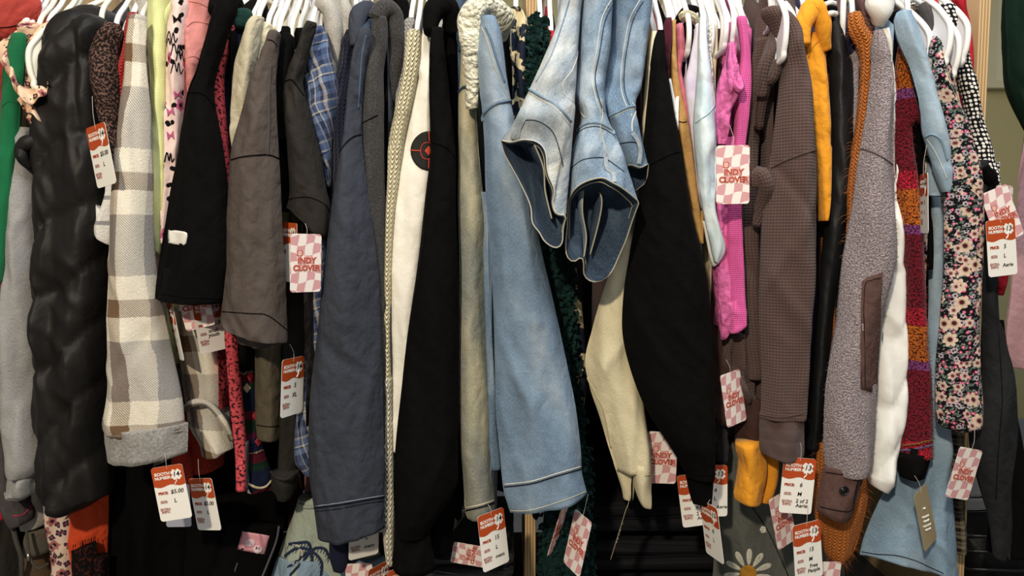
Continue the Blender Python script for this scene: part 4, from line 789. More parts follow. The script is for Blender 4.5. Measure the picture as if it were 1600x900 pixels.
# jean C (right, behind)
jc = jean('faded blue jeans with small open waistband, rightmost of the three hanging jeans', DENC, [(-30, 950, 1020, -.02, .07), (40, 952, 1014, -.02, .07), (100, 948, 1006, -.03, .07), (140, 941, 1000, -.04, .06), (165, 936, 992, -.05, .06), (200, 952, 996, -.06, .06)],
    [(960, 262, -.07), (985, 258, -.09), (1000, 262, -.09), (1013, 256, -.07)], [(1013, 260, -.07), (1010, 282, -.065), (1000, 292, -.06), (988, 298, -.06), (972, 285, -.06), (960, 266, -.07)], ((975, 272, 0), (1004, 272, 0)), THR, 2.2)
seam(jc, 'side_seam', THRW, [(1000, 0), (984, 30), (974, 80), (970, 120), (972, 146), (980, 168)], .0007); seam(jc, 'side_seam', DENIN, [(1005, 2), (989, 32), (979, 80), (975, 120), (977, 146), (984, 165)], .0009)
seam(jc, 'yoke_seam', DENC, [(944, 186), (960, 178), (980, 168), (992, 166)], .0022); seam(jc, 'yoke_stitch', THR, [(944, 190), (960, 182), (980, 172), (992, 170)], .0006)
seam(jc, 'back_seam', THRW, [(988, 160), (994, 172), (988, 190), (988, 206)], .0010); loop_strip(jc, 'belt_loop', DENA, [(988, 208), (996, 220), (1000, 236), (998, 256)]); seam(jc, 'waistband_seam', THRD, [(962, 226), (985, 222), (996, 224)], .0008)
# jean B (middle)
jb = jean('mid wash blue jeans with wide open waistband, middle of the three hanging jeans', DENM, [(-30, 905, 960, -.06, .07), (30, 906, 955, -.06, .07), (80, 905, 952, -.07, .07), (120, 902, 946, -.08, .06), (150, 899, 944, -.09, .06), (180, 908, 948, -.095, .06), (215, 900, 962, -.10, .07), (250, 893, 975, -.11, .075)],
    [(888, 314, -.12), (898, 296, -.145), (915, 284, -.155), (940, 278, -.16), (958, 286, -.16), (975, 296, -.15), (998, 315, -.125)],
    [(998, 318, -.125), (988, 345, -.11), (978, 375, -.105), (968, 398, -.10), (956, 424, -.10), (942, 437, -.10), (925, 440, -.10), (913, 430, -.10), (912, 412, -.11), (908, 402, -.115), (896, 409, -.115), (886, 400, -.115), (884, 380, -.115), (887, 345, -.12)], ((904, 330, 0), (935, 400, 0)), THR, 5.1)
for q, c, r in (([(955, 0), (940, 30), (932, 80), (925, 120), (930, 150), (940, 178)], THRW, .0007), ([(959, 4), (945, 34), (937, 82), (930, 120), (934, 148), (943, 174)], DENIN, .0009), ([(939, 155), (942, 180), (938, 200), (944, 225), (948, 242)], THR, .0009), ([(900, 210), (915, 200), (935, 198), (955, 208), (962, 216)], DENIN, .0008), ([(902, 204), (915, 194), (935, 192), (955, 202), (960, 210)], DENM, .0022), ([(893, 262), (910, 250), (935, 246), (950, 250), (975, 268)], DENIN, .0008)): seam(jb, 'denim_seam', c, q, r)
loop_strip(jb, 'belt_loop', DENA, [(946, 246), (948, 262), (958, 272), (960, 284)]); seam(jb, 'pocket_edge', THR, [(905, 160), (908, 176), (914, 184)], .0010)
def fold_sheet(parent, name, mat, top, botl, edge, depth=.02):
    """inner waistband fold: sheet between two px polylines with a stitched lower edge"""
    A = curve(top, 8); B = curve(botl, 8); V = []; UV = []; n = len(A)
    for i in range(n):
        a, b = at(*A[i]), at(*B[i])
        for j in range(6): t = j/5; q = a.lerp(b, t)+Vector((0, -.006*math.sin(math.pi*t), 0)); V.append(q); UV.append((i*.002, -.01*j))
    Fc = [(i*6+j, (i+1)*6+j, (i+1)*6+j+1, i*6+j+1) for i in range(n-1) for j in range(5)]
    o = mesh_obj(name, V, Fc, mat, parent, UV); md = o.modifiers.new('s', 'SOLIDIFY'); md.thickness = .0018
    m = MB(); m.tube([at(*q) for q in B], .0011, 6); m.build('fold_edge', edge, parent)
fold_sheet(jb.parent, 'inner_fold', DENC, [(900, 300, -.11), (902, 330, -.10), (906, 365, -.09), (910, 395, -.09)], [(912, 290, -.12), (910, 330, -.12), (916, 370, -.115), (912, 402, -.112)], THR)
fold_sheet(jb.parent, 'inner_fold', DENIN, [(940, 286, -.12), (930, 310, -.10), (922, 350, -.09), (918, 385, -.09)], [(928, 285, -.12), (940, 310, -.12), (936, 345, -.115), (922, 398, -.105)], THR)
# jean A (left, palest)
ja = jean('pale bleached jeans with folded waistband, leftmost of the three hanging jeans', DENA, [(-30, 876, 914, -.07, .07), (10, 873, 908, -.075, .07), (50, 866, 905, -.085, .07), (90, 850, 902, -.10, .07), (130, 832, 900, -.115, .075), (160, 818, 898, -.12, .075), (190, 804, 897, -.13, .08)],
    [(783, 219, -.13), (798, 222, -.15), (820, 218, -.16), (842, 224, -.165), (853, 240, -.165), (856, 270, -.165), (866, 296, -.165), (864, 318, -.16), (870, 334, -.16), (884, 336, -.15)],
    [(884, 340, -.15), (880, 358, -.14), (878, 380, -.135), (868, 387, -.13), (852, 378, -.13), (842, 362, -.13), (832, 348, -.13), (829, 322, -.125), (816, 292, -.12), (800, 262, -.12), (788, 240, -.125), (784, 224, -.13)], ((805, 245, 0), (862, 355, 0)), THRW, 8.3)
for q, c, r in (([(824, 138), (845, 150), (870, 165), (892, 190)], DENM, .0024), ([(822, 143), (845, 156), (868, 171), (892, 198)], THR, .0007), ([(806, 190), (835, 188), (858, 200), (870, 220), (880, 260)], DENIN, .0008), ([(905, 80), (894, 110), (880, 130), (884, 148), (896, 160)], THRW, .0007), ([(890, 0), (878, 40), (860, 90), (838, 128)], DENM, .0012)): seam(ja, 'denim_seam', c, q, r)
loop_strip(ja, 'belt_loop', DENA, [(820, 170), (815, 185), (808, 200), (804, 218)], .0115, .0025)
fold_sheet(ja.parent, 'inner_fold', DENIN, [(822, 232, -.12), (842, 270, -.10), (850, 310, -.09), (858, 345, -.09)], [(835, 226, -.155), (849, 262, -.155), (852, 300, -.15), (862, 342, -.15)], THR)
# ================= cream + black sweatshirts =================
p = gm('sweatshirt', 'cream sweatshirt sleeve with twisted cuff right of the hanging jeans', 'sweatshirt', CREAMSW, [(50, 1018, 1028), (80, 1012, 1028), (150, 1006, 1022), (250, 1000, 1012), (330, 985, 1004), (400, 962, 1000), (460, 940, 998), (510, 926, 996), (560, 914, 990), (600, 920, 1000), (650, 936, 1008), (700, 950, 1016), (734, 962, 1017)], -.01, .05, bot=660, hang=(1023, 52, .02), hl='white plastic hanger inside the cream sweatshirt', hem=False, fold=.008)
loft('cuff', p.e, CREAMSW, [(722, 986, 1017), (740, 988, 1018), (765, 992, 1017), (1000, 786, 1017, 791), (1006, 790, 1015, 792)], -.015, .035); loft('cuff', p.e, CREAMSW, [(722, 958, 988), (745, 966, 990), (765, 972, 990), (974, 778, 988, 779)], .005, .03); seam(p, 'cuff_seam', M_solid('cream_seam', 'b5aa88', .9), [(990, 740), (1004, 743), (1017, 741)], .001)
seam(p, 'sleeve_seam', M_solid('cream_seam', 'b5aa88', .9), [(917, 590), (930, 615), (942, 640), (955, 700)], .0014)
p = gm('sweatshirt', 'large black sweatshirt with tapered sleeve right of the cream sweatshirt', 'sweatshirt', BLACK, [(46, 1030, 1038), (60, 1024, 1040), (100, 1018, 1043), (160, 1012, 1052), (240, 1003, 1064), (320, 996, 1078), (400, 984, 1098), (460, 974, 1108), (520, 972, 1112), (580, 986, 1115), (640, 1010, 1116), (700, 1048, 1116), (735, 1068, 1116), (745, 1072, 1115)], -.05, .065, bot=760, hang=(1033, 48, -.01), hl='white plastic hanger inside the large black sweatshirt with tapered sleeve', hem=False, fold=.007, fx=14)
loft('cuff', p.e, BLACK, [(732, 1069, 1115), (750, 1073, 1115), (1080, 780, 1113, 776), (1084, 788, 1112, 786)], -.045, .045); seam(p, 'armhole_seam', THRB, [(1002, 264), (1025, 252), (1050, 240), (1064, 236)], .0014); seam(p, 'cuff_seam', THRB, [(1070, 736), (1095, 742), (1115, 740)], .001)
# ================= mixed tops =================
p = gm('sweatshirt', 'maroon sweatshirt shoulder with white underside next to the tan jacket', 'sweatshirt', MAROON, [(27, 1042, 1048), (34, 1038, 1050), (60, 1034, 1050), (90, 1030, 1046), (115, 1032, 1046), (143, 1040, 1046)], -.01, .035, bot=560, hang=(1046, 26, .01), by0=.04)
loft('white_panel', p.e, WHITEC, [(124, 1044, 1048), (150, 1044, 1053), (180, 1048, 1058), (204, 1055, 1059)], -.012, .02)
p = gm('jacket', 'tan canvas jacket with long narrow sleeve beside the salmon knit', 'jacket', TAN, [(32, 1050, 1056), (60, 1048, 1056), (120, 1048, 1060), (190, 1056, 1075), (260, 1068, 1084), (330, 1078, 1092), (380, 1090, 1098)], .0, .03, bot=600, hang=(1053, 34, .02)); seam(p, 'armhole_seam', THRB, [(1057, 188), (1066, 191), (1073, 190)], .0008)
p = gm('cardigan', 'salmon pink ribbed cardigan beside the tan jacket', 'cardigan', SALMON, [(40, 1056, 1066), (60, 1055, 1068), (86, 1056, 1070), (110, 1054, 1064), (160, 1062, 1074), (200, 1070, 1077), (260, 1078, 1084)], .012, .03, bot=560, hang=(1062, 36, .03))
p = gm('cardigan', 'black cardigan with cream crochet trim on a white hanger', 'cardigan', BLACK2, [(36, 1068, 1086), (60, 1068, 1084), (110, 1066, 1082), (170, 1074, 1086)], .03, .03, bot=560)
roll('black_trim', p.e, BLACK2, [(1058, 36, .02, .006), (1064, 24, .02, .008), (1074, 16, .02, .010), (1086, 18, .03, .009), (1090, 30, .04, .008)], fold=.004); roll('crochet_trim', p.e, CREAMK, [(1063, 30, .01, .006), (1072, 26, .005, .009), (1082, 28, .005, .009), (1088, 36, .01, .007)], fold=.004); roll('crochet_edge', p.e, BLSP, [(1086, 40, .02, .004), (1086, 60, .03, .004), (1080, 90, .03, .003)])
hanger(1077, 36, -.015, 'white plastic hanger end standing in front of the cream crochet trim'); hanger(1066, 20, .05, 'white plastic hanger above the salmon ribbed cardigan')
p = gm('t_shirt', 'pale lavender t-shirt left of the pale aqua shirt', 't-shirt', LAV, [(38, 1086, 1092), (60, 1083, 1092), (100, 1076, 1092), (130, 1070, 1092), (180, 1076, 1094), (240, 1084, 1098), (300, 1090, 1102), (325, 1096, 1102)], -.005, .03, bot=560, hang=(1088, 20, .02))
p = gm('shirt', 'pale aqua tie dye shirt with a long pointed sleeve', 'shirt', AQUA, [(18, 1095, 1102), (30, 1092, 1104), (60, 1090, 1104), (100, 1089, 1108), (150, 1086, 1116), (200, 1083, 1119), (280, 1090, 1119), (320, 1096, 1117), (350, 1102, 1122), (380, 1110, 1132), (1112, 392, 1132, 396), (1116, 408, 1122, 412)], -.025, .045, bot=560, hang=(1098, 18, .0), fold=.006)
seam(p, 'armhole_seam', M_solid('aqua_seam', 'a3bcc6', .9), [(1087, 192), (1098, 184), (1108, 176), (1117, 164)], .0010)
loft('white_lining', p.e, WHITEC, [(345, 1098, 1116), (380, 1104, 1122), (1110, 410, 1126, 402), (1112, 416, 1120, 412)], -.012, .015)
p = gm('sweater', 'fluffy white knit sweater edge right of the pale aqua shirt', 'sweater', FLUFW, [(40, 1102, 1110), (60, 1101, 1110), (85, 1101, 1109), (120, 1104, 1112), (260, 1106, 1114)], .01, .03, bot=520, hang=(1105, 40, .03))
hanger(1113, 38, .0, 'white plastic hanger right of the fluffy white knit'); 
p = gm('blouse', 'off-white blouse edge behind the white hangers left of the pink top', 'blouse', IVORY, [(40, 1114, 1120), (80, 1113, 1121), (130, 1110, 1118), (240, 1112, 1120)], .02, .025, bot=520, hang=(1118, 40, .035))
p = gm('shirt', 'dark brown jersey top squeezed left of the hot pink top', 'shirt', DKBRN, [(46, 1121, 1129), (90, 1120, 1128), (160, 1118, 1128), (300, 1118, 1130), (480, 1112, 1135), (560, 1112, 1140), (650, 1114, 1140), (661, 1118, 1134)], .045, .03, bot=600, hang=(1124, 46, .06))
hanger(1130, 30, .02, 'white plastic hanger left of the hot pink tops'); hanger(1135, 26, -.035, 'white plastic hanger end above the folded pink sleeve'); hanger(1147, 20, -.02, 'white plastic hanger end in front of the hot pink tops'); hanger(1140, 36, .04, 'white plastic hanger behind the pink sleeves'); hanger(1153, 28, .03, 'white plastic hanger at the frayed pink collar'); hanger(1159, 26, .05, 'white plastic hanger behind the frayed pink collar')
hanger(1110, 40, .06, 'white plastic hanger rear of the fluffy white knit'); hanger(1093, 18, .07, 'white plastic hanger rear of the pale aqua shirt')
p = gm('top', 'pink crinkled cotton top with rolled short sleeve', 'shirt', PINKC2, [(68, 1138, 1146), (90, 1134, 1148), (120, 1124, 1158), (140, 1119, 1160), (180, 1118, 1140), (205, 1120, 1138), (225, 1122, 1134)], -.03, .04, bot=500, fold=.008, fx=45)
roll('sleeve_edge', p.e, PINKC2, [(1140, 110, -.045, .005), (1146, 130, -.05, .005), (1155, 140, -.05, .005), (1157, 132, -.045, .005), (1148, 112, -.04, .005), (1142, 92, -.04, .004)], fold=.002)
loft('lower_body', p.e, PINKC2, [(215, 1124, 1150), (300, 1117, 1152), (350, 1118, 1150), (420, 1114, 1146), (480, 1120, 1142), (520, 1126, 1138), (530, 1127, 1132)], .0, .035, fold=.008, fx=50)
p = gm('top', 'hot pink ribbed top with frayed collar left of the brown waffle hoodie', 'shirt', HOTP, [(26, 1152, 1164), (34, 1151, 1167), (50, 1154, 1168), (90, 1157, 1172), (140, 1150, 1172), (220, 1146, 1164), (300, 1140, 1158), (400, 1134, 1160), (490, 1140, 1164), (1138, 512, 1164, 508), (1138, 520, 1152, 517)], -.01, .04, bot=480, fold=.006, hang=(1160, 30, .015))
loft('pink_shoulder', p.e, PINKC2, [(36, 1136, 1146), (60, 1136, 1147), (110, 1138, 1150)], .0, .025)
p = gm('sweater', 'dark charcoal ribbed sweater squeezed right of the hot pink top', 'sweater', M_knit('charcoal_rib', '37363b', .004, .02, .0015, zig=False), [(45, 1167, 1175), (80, 1166, 1176), (130, 1168, 1176), (240, 1164, 1176), (420, 1160, 1175), (640, 1116, 1140), (700, 1118, 1138), (720, 1120, 1136)], .055, .03, bot=640, hang=(1169, 46, .065))
# ================= brown waffle hoodies =================
p = gm('hoodie', 'brown waffle knit hoodie at left with twisted sleeve and ruffled hem', 'hoodie', WAF, [(60, 1180, 1204), (80, 1176, 1208), (120, 1170, 1200), (180, 1163, 1190), (240, 1160, 1186), (320, 1156, 1184), (380, 1154, 1186), (460, 1160, 1192), (540, 1164, 1196), (580, 1168, 1196), (592, 1168, 1192)], .015, .045, bot=640, fold=.008)
loft('hood', p.e, WAF, [(-20, 1188, 1240), (10, 1186, 1242), (35, 1180, 1244), (60, 1177, 1226), (100, 1176, 1206), (150, 1174, 1196)], .035, .045); roll('neck_fold', p.e, WAF, [(1210, 52, -.03, .007), (1202, 80, -.04, .009), (1194, 110, -.04, .010), (1188, 150, -.03, .009)]); roll('neck_fold', p.e, WAF, [(1212, 96, -.04, .009), (1206, 120, -.04, .010), (1196, 130, -.03, .009), (1186, 200, .0, .008)])
loft('ruffled_hem', p.e, WAF, [(520, 1128, 1166), (560, 1124, 1164), (590, 1130, 1176), (620, 1150, 1182), (628, 1160, 1178)], .03, .035, fold=.012, fx=60)
p = gm('hoodie', 'large brown waffle knit hoodie with plain ribbed cuff', 'hoodie', WAF, [(14, 1192, 1222), (24, 1190, 1236), (50, 1206, 1250), (100, 1216, 1262), (150, 1214, 1268), (240, 1204, 1275), (300, 1196, 1275), (400, 1188, 1274), (500, 1186, 1266), (580, 1190, 1262), (640, 1188, 1258), (652, 1186, 1256)], -.035, .065, bot=720, hem=False, fold=.008, fx=16)
loft('cuff', p.e, BRNRIB, [(645, 1187, 1256), (665, 1186, 1256), (1187, 700, 1256, 705), (1190, 707, 1252, 712)], -.033, .05, fold=.004); seam(p, 'armhole_seam', M_solid('waffle_seam', '4a3a37', .9), [(1206, 262), (1225, 252), (1250, 242), (1274, 234)], .0018); seam(p, 'cuff_seam', M_solid('waffle_seam', '4a3a37', .9), [(1187, 648), (1220, 652), (1256, 646)], .0012)
roll('pocket_fold', p.e, WAF, [(1180, 292, -.04, .010), (1186, 270, -.045, .012), (1194, 290, -.045, .012), (1190, 320, -.03, .010), (1184, 350, -.02, .008)])
hanger(1229, 24, -.07, 'white webbed plastic hanger lying over the brown waffle hoodie', HW, math.radians(5), True); hanger(1205, 0, -.0, 'white plastic hanger at the top of the brown waffle hoodie hood')
hanger(1241, 24, .0, 'white webbed plastic hanger right of the brown hood, nearer one', HW, math.radians(24), True); hanger(1253, 30, .02, 'white webbed plastic hanger against the left side of the mustard hood', HW, math.radians(24), True); hanger(1256, 6, .05, 'white plastic hanger behind the mustard hood')
p = gm('shirt', 'dark brown jersey cuff below the brown waffle hoodie', 'shirt', DKBRN, [(620, 1150, 1190), (650, 1148, 1188), (690, 1148, 1186), (700, 1150, 1184)], .03, .04, bot=560)
p = gm('hoodie', 'mustard yellow hoodie with draped hood and two cuffs near the floor', 'hoodie', MUST, [(52, 1262, 1284), (70, 1258, 1288), (110, 1258, 1292), (180, 1265, 1298), (240, 1275, 1297), (300, 1278, 1296), (345, 1280, 1290)], .01, .05, bot=660, fold=.005)
roll('hood', p.e, MUST, [(1258, 70, -.015, .008), (1256, 40, -.01, .012), (1266, 16, .0, .017), (1276, 16, .0, .017), (1286, 44, .0, .013), (1290, 80, .01, .009)]); seam(p, 'neck_seam', M_solid('mustard_seam', 'c07f1c', .9), [(1264, 90), (1270, 74), (1280, 64), (1287, 66)], .0012)
loft('cuff', p.e, MUST, [(690, 1150, 1192), (704, 1150, 1194), (716, 1154, 1198), (740, 1152, 1198), (1146, 770, 1192, 775), (1148, 780, 1190, 786)], .0, .045, fold=.005); loft('cuff', p.e, MUST, [(705, 1186, 1214), (740, 1186, 1214), (1182, 780, 1206, 784)], .02, .04)
p = gm('jacket', 'black satin jacket with striped ribbed collar right of the mustard hoodie', 'jacket', SATIN, [(26, 1290, 1308), (40, 1288, 1316), (80, 1292, 1326), (110, 1296, 1334), (200, 1296, 1334), (300, 1292, 1330), (400, 1284, 1318), (500, 1276, 1302), (600, 1268, 1294), (700, 1258, 1284)], .02, .05, bot=740, fold=.005)
for k in range(5): roll('collar_stripe', p.e, (WHITEC, BLACK2)[k % 2], [(1287-k*1.2, 28-k*8, .0, .0042), (1296-k, 21-k*8, -.01, .0046), (1306-k, 22-k*8, .0, .0042)], 10, 4, fold=.0008)
hanger(1318, -6, .0, 'white webbed plastic hanger between the striped collar and the rust cardigan', HW, math.radians(-26), True); hanger(1332, 2, .03, 'white plastic hanger at the top of the rust cardigan'); hanger(1300, 6, .06, 'white plastic hanger behind the black and white striped collar')
p = gm('sweater', 'dark purple navy knit edge between the black satin jacket and the rust cardigan', 'sweater', PURP, [(30, 1314, 1322), (60, 1320, 1334), (120, 1334, 1342), (260, 1334, 1342)], .03, .03, bot=600)
p = gm('cardigan', 'fuzzy rust orange cardigan with long hairy fibres', 'cardigan', RUST, [(20, 1328, 1342), (40, 1324, 1352), (60, 1330, 1364), (80, 1342, 1366), (120, 1345, 1364), (200, 1338, 1356), (280, 1326, 1346), (350, 1324, 1338), (400, 1320, 1332)], -.005, .04, bot=660, fold=.004)
strands(p, 'loose_fibres', M_solid('rust_fibre', 'c47a40', .8), 420, .013, .00016, 3)
p2 = loft('lower_sleeve', p.e, RUST, [(690, 1276, 1350), (760, 1272, 1356), (800, 1272, 1352), (840, 1280, 1342), (866, 1290, 1332), (872, 1298, 1320)], .015, .05, fold=.005); strands(p2, 'loose_fibres', M_solid('rust_fibre2', 'b8682c', .8), 380, .011, .00016, 9)
p = gm('shacket', 'mauve brown bouclé shacket with suede elbow patch and buttoned cuff', 'jacket', MAUVE, [(48, 1366, 1374), (70, 1362, 1382), (120, 1360, 1392), (180, 1352, 1396), (240, 1342, 1396), (320, 1332, 1398), (400, 1318, 1398), (500, 1308, 1376), (600, 1290, 1370), (680, 1286, 1366), (728, 1288, 1362), (738, 1292, 1356)], -.035, .06, bot=740, hem=False, fold=.006, fx=18, uoff=.1)
strands(p, 'boucle_nap', MAUVE, 1800, .0026, .0003, 6)
seam(p, 'armhole_seam', M_solid('mauve_seam', '4c4044', .9), [(1342, 232), (1358, 236), (1376, 244), (1396, 258)], .0012)
decal(p, 'elbow_patch', PATCH, [(1347, 440), (1354, 434), (1366, 429), (1379, 425), (1376, 460), (1374, 520), (1374, 580), (1372, 616), (1358, 612), (1345, 608), (1344, 540), (1345, 480)], .0016, n=10, label='dark brown suede elbow patch')
seam(p, 'patch_stitch', THRB, [(1351, 608), (1350, 540), (1351, 450), (1362, 438), (1376, 434)], .0005, 8, .0016)
cf = loft('cuff', p.e, PATCH, [(728, 1286, 1352), (740, 1284, 1350), (770, 1278, 1342), (1276, 795, 1334, 800), (1280, 800, 1330, 806)], -.04, .05, fold=.004)
c = hit(cf, 1318, 766)[0]; m = MB(); m.tube([c+Vector((.0065*math.cos(a), -.0018, .0065*math.sin(a))) for a in [2*math.pi*k/20 for k in range(20)]], .0014, 8, closed=True); m.tube([c+Vector((0, .0005, 0)), c+Vector((0, -.0015, 0))], .0062, 20); m.build('button', M_solid('dark_button', '1d1a1c', .3, .5), cf.o)
seam(cf, 'cuff_stitch', THRB, [(1290, 738), (1320, 742), (1345, 742)], .0008); seam(cf, 'cuff_stitch', THRB, [(1282, 792), (1310, 798), (1330, 797), (1336, 770), (1343, 744)], .0008)
# white puffer
p = gm('puffer_jacket', 'white quilted puffer jacket behind the mauve shacket', 'jacket', PUFFW, [(46, 1376, 1386), (80, 1384, 1392), (150, 1390, 1396), (260, 1394, 1400), (340, 1380, 1402), (420, 1374, 1410), (500, 1370, 1412), (580, 1366, 1414), (660, 1362, 1412), (720, 1356, 1396), (1354, 745, 1392, 752), (1362, 757, 1382, 767)], .01, .065, bot=700, disp=puff(.03, .10, .007, .9), fold=.005, wr=.003, hem=True)
roll('hood', p.e, PUFFW, [(1374, 38, .01, .010), (1376, 20, .0, .017), (1376, 0, .0, .019), (1378, -20, .01, .018)], fold=.005)
p = gm('coat', 'brown quilted coat collar at the top behind the rust cardigan', 'coat', M_gloss('brown_quilt', '5e4444', .6, .2), [(-20, 1336, 1362), (10, 1340, 1362), (40, 1350, 1366), (100, 1360, 1370)], .03, .04, bot=500)
# black top + serape
p = gm('top', 'black fine knit top beside the light denim sleeve', 'shirt', BLACK2, [(20, 1392, 1402), (40, 1384, 1410), (80, 1386, 1416), (150, 1396, 1426), (260, 1418, 1450), (420, 1428, 1452)], .03, .04, bot=620, hang=(1396, 22, .05), wide=False, rz=20)
p = gm('cardigan', 'red black and orange striped bouclé cardigan sleeve', 'cardigan', SERA, [(72, 1406, 1414), (100, 1402, 1420), (150, 1398, 1430), (190, 1400, 1436), (200, 1398, 1424), (300, 1400, 1432), (400, 1408, 1440), (500, 1411, 1444), (600, 1412, 1454), (680, 1410, 1456), (712, 1405, 1456)], .0, .05, bot=660, fold=.005, fx=20, hem=False)
strands(p, 'boucle_nap', SERA, 900, .004, .0005, 8); loft('cuff', p.e, BLACK, [(706, 1405, 1455), (725, 1404, 1451), (738, 1406, 1448), (745, 1408, 1446)], .0, .066, fold=.004)
for y in (696, 704): seam(p, 'cuff_band', M_boucle('band%d' % y, '1c1016', '6a5a8a' if y > 700 else '9a5a20', 500, .001), [(1406, y), (1430, y-2), (1456, y-8)], .0019)
# denim sleeve + chambray skirt
p = gm('denim_shirt', 'light blue denim shirt with a gathered short sleeve at upper right', 'shirt', CHAM, [(18, 1404, 1424), (30, 1398, 1430), (60, 1403, 1441), (100, 1420, 1453), (150, 1434, 1468), (200, 1441, 1480), (212, 1443, 1482), (222, 1447, 1484), (250, 1456, 1485), (285, 1468, 1485), (300, 1474, 1484)], -.03, .045, bot=560, fold=.006, fx=24)
loft('under_sleeve', p.e, CHAM, [(255, 1450, 1470), (275, 1446, 1478), (300, 1450, 1480), (306, 1454, 1478)], .0, .03); seam(p, 'elastic_gather', M_solid('gather', '7f99ad', .9), [(1446, 214), (1456, 210), (1468, 216), (1474, 228), (1480, 250)], .0020); seam(p, 'sleeve_edge', THRW, [(1448, 218), (1458, 232), (1470, 256), (1480, 280)], .0008)
hanger(1454, 52, -.028, 'white webbed plastic hanger lying over the light denim shirt', HW, math.radians(22), True); hanger(1419, 2, .0, 'white plastic hanger behind the light denim shirt shoulder'); hanger(1412, 6, .04, 'white plastic hanger above the black fine knit top')
p = gm('dress', 'light blue chambray dress skirt with curved stitched hem at lower right', 'dress', CHAM, [(300, 1450, 1466), (400, 1450, 1474), (500, 1450, 1476), (620, 1440, 1480), (700, 1420, 1484), (760, 1385, 1487), (800, 1365, 1490), (840, 1350, 1492), (1344, 866, 1496, 905)], .045, .06, bot=700, fold=.010, fx=16, by0=.09, sag=-.012)
seam(p, 'hem_seam', THRD, [(1346, 862), (1370, 866), (1400, 868), (1430, 876), (1452, 886), (1474, 896)], .0008)
p = gm('blouse', 'brown printed garment collar behind the light denim shirt', 'blouse', M_blotch('brown_leaf', [(.45, '2c2622'), (.55, '6a5c4c')], 80), [(10, 1416, 1432), (30, 1420, 1440), (60, 1430, 1442)], .03, .03, bot=420)
p = gm('trousers', 'brown and black checked trousers hanging behind the floral dress', 'trousers', BPLD, [(300, 1450, 1478), (420, 1450, 1480), (600, 1464, 1492), (700, 1478, 1504), (800, 1482, 1508), (862, 1484, 1508)], .08, .04, bot=560, fold=.006)
seam(p, 'side_seam', THRD, [(1484, 860), (1484, 780), (1478, 700)], .0012)
# floral dress, polka
p = gm('dress', 'black ditsy floral dress with pink and cream flowers at right', 'dress', FLOW, [(58, 1454, 1462), (75, 1450, 1474), (110, 1450, 1490), (160, 1458, 1500), (200, 1468, 1512), (260, 1478, 1524), (320, 1476, 1532), (400, 1474, 1534), (500, 1468, 1532), (580, 1462, 1532), (640, 1462, 1536), (1466, 662, 1534, 662), (1474, 668, 1522, 670)], -.03, .055, bot=700, fold=.008, fx=22)
p = gm('dress', 'black and white polka dot dress behind the floral dress', 'dress', POLK, [(10, 1458, 1492), (40, 1466, 1508), (80, 1484, 1514), (120, 1496, 1520), (180, 1508, 1534), (240, 1520, 1552), (290, 1534, 1562), (304, 1544, 1560)], .01, .04, bot=600, fold=.006)
roll('piping', p.e, BLACK2, [(1456, 60, .0, .004), (1452, 10, .0, .006), (1446, -10, .0, .008)]); roll('strap', p.e, LMG, [(1442, 8, -.01, .007), (1448, 20, -.015, .008), (1458, 44, -.02, .007), (1468, 72, -.02, .005)], fold=.002)
hanger(1486, 36, -.05, 'white webbed plastic hanger over the floral dress, left of the overlapping pair', HW, math.radians(24), True, None); hanger(1499, 56, -.035, 'white webbed plastic hanger below the overlapping pair', HW, math.radians(24), True); hanger(1513, 36, -.02, 'white webbed plastic hanger nearest the red garment', HW, math.radians(26), True)
p = gm('shirt', 'bright red garment against the inside of the right plywood upright', 'shirt', REDC, [(-20, 1486, 1504), (10, 1490, 1508), (40, 1500, 1516), (100, 1502, 1519), (160, 1500, 1518), (300, 1490, 1514), (500, 1500, 1522)], .10, .03, bot=500, by0=.12)
loft('lower_edge', p.e, REDC, [(380, 1540, 1568), (430, 1548, 1567), (460, 1552, 1562)], .09, .02)
# black cardigan/trousers right
p = gm('cardigan', 'faded black cotton cardigan hanging at the right end', 'cardigan', M_plain('faded_black_cotton', '232426', .93, .12), [(250, 1520, 1545), (300, 1528, 1552), (340, 1536, 1550), (420, 1534, 1556), (500, 1534, 1562), (520, 1534, 1570), (600, 1534, 1584), (680, 1516, 1590), (760, 1532, 1582), (820, 1546, 1582), (1552, 868, 1578, 874)], -.0, .055, bot=700, fold=.007, fx=18, by0=.13)
seam(p, 'long_seam', THRD, [(1560, 520), (1566, 620), (1560, 700), (1556, 780)], .0009); roll('drape', p.e, BLACK2, [(1536, 262, -.01, .008), (1548, 280, -.01, .010), (1552, 296, -.01, .006), (1536, 316, -.01, .008)], fold=.004)
p = gm('trousers', 'soft black trousers at the far right edge of the rack', 'trousers', BLACK2, [(500, 1558, 1567), (600, 1558, 1580), (680, 1558, 1593), (760, 1554, 1604), (860, 1540, 1612)], .05, .05, bot=760, fold=.007, by0=.13)
# ================= beyond the rack =================
p = gm('curtain', 'dark green velvet curtain hanging at the upper right corner', 'curtain', GREENV, [(-30, 1571, 1640), (60, 1573, 1642), (130, 1578, 1646), (180, 1590, 1650), (215, 1606, 1652)], .35, .09, sl='drape', fold=.014, fx=22); 
SAT = M_plain('pale_pink_curtain_cloth', 'cf9fa3', .85, .03); p = gm('curtain', 'pale pink curtain panel beyond the right end of the rack', 'curtain', SAT, [(180, 1606, 1700), (230, 1596, 1700), (300, 1590, 1700), (430, 1582, 1700), (540, 1572, 1700), (575, 1584, 1700)], 1.1, .06, sl='drape', fold=.014, fx=9)
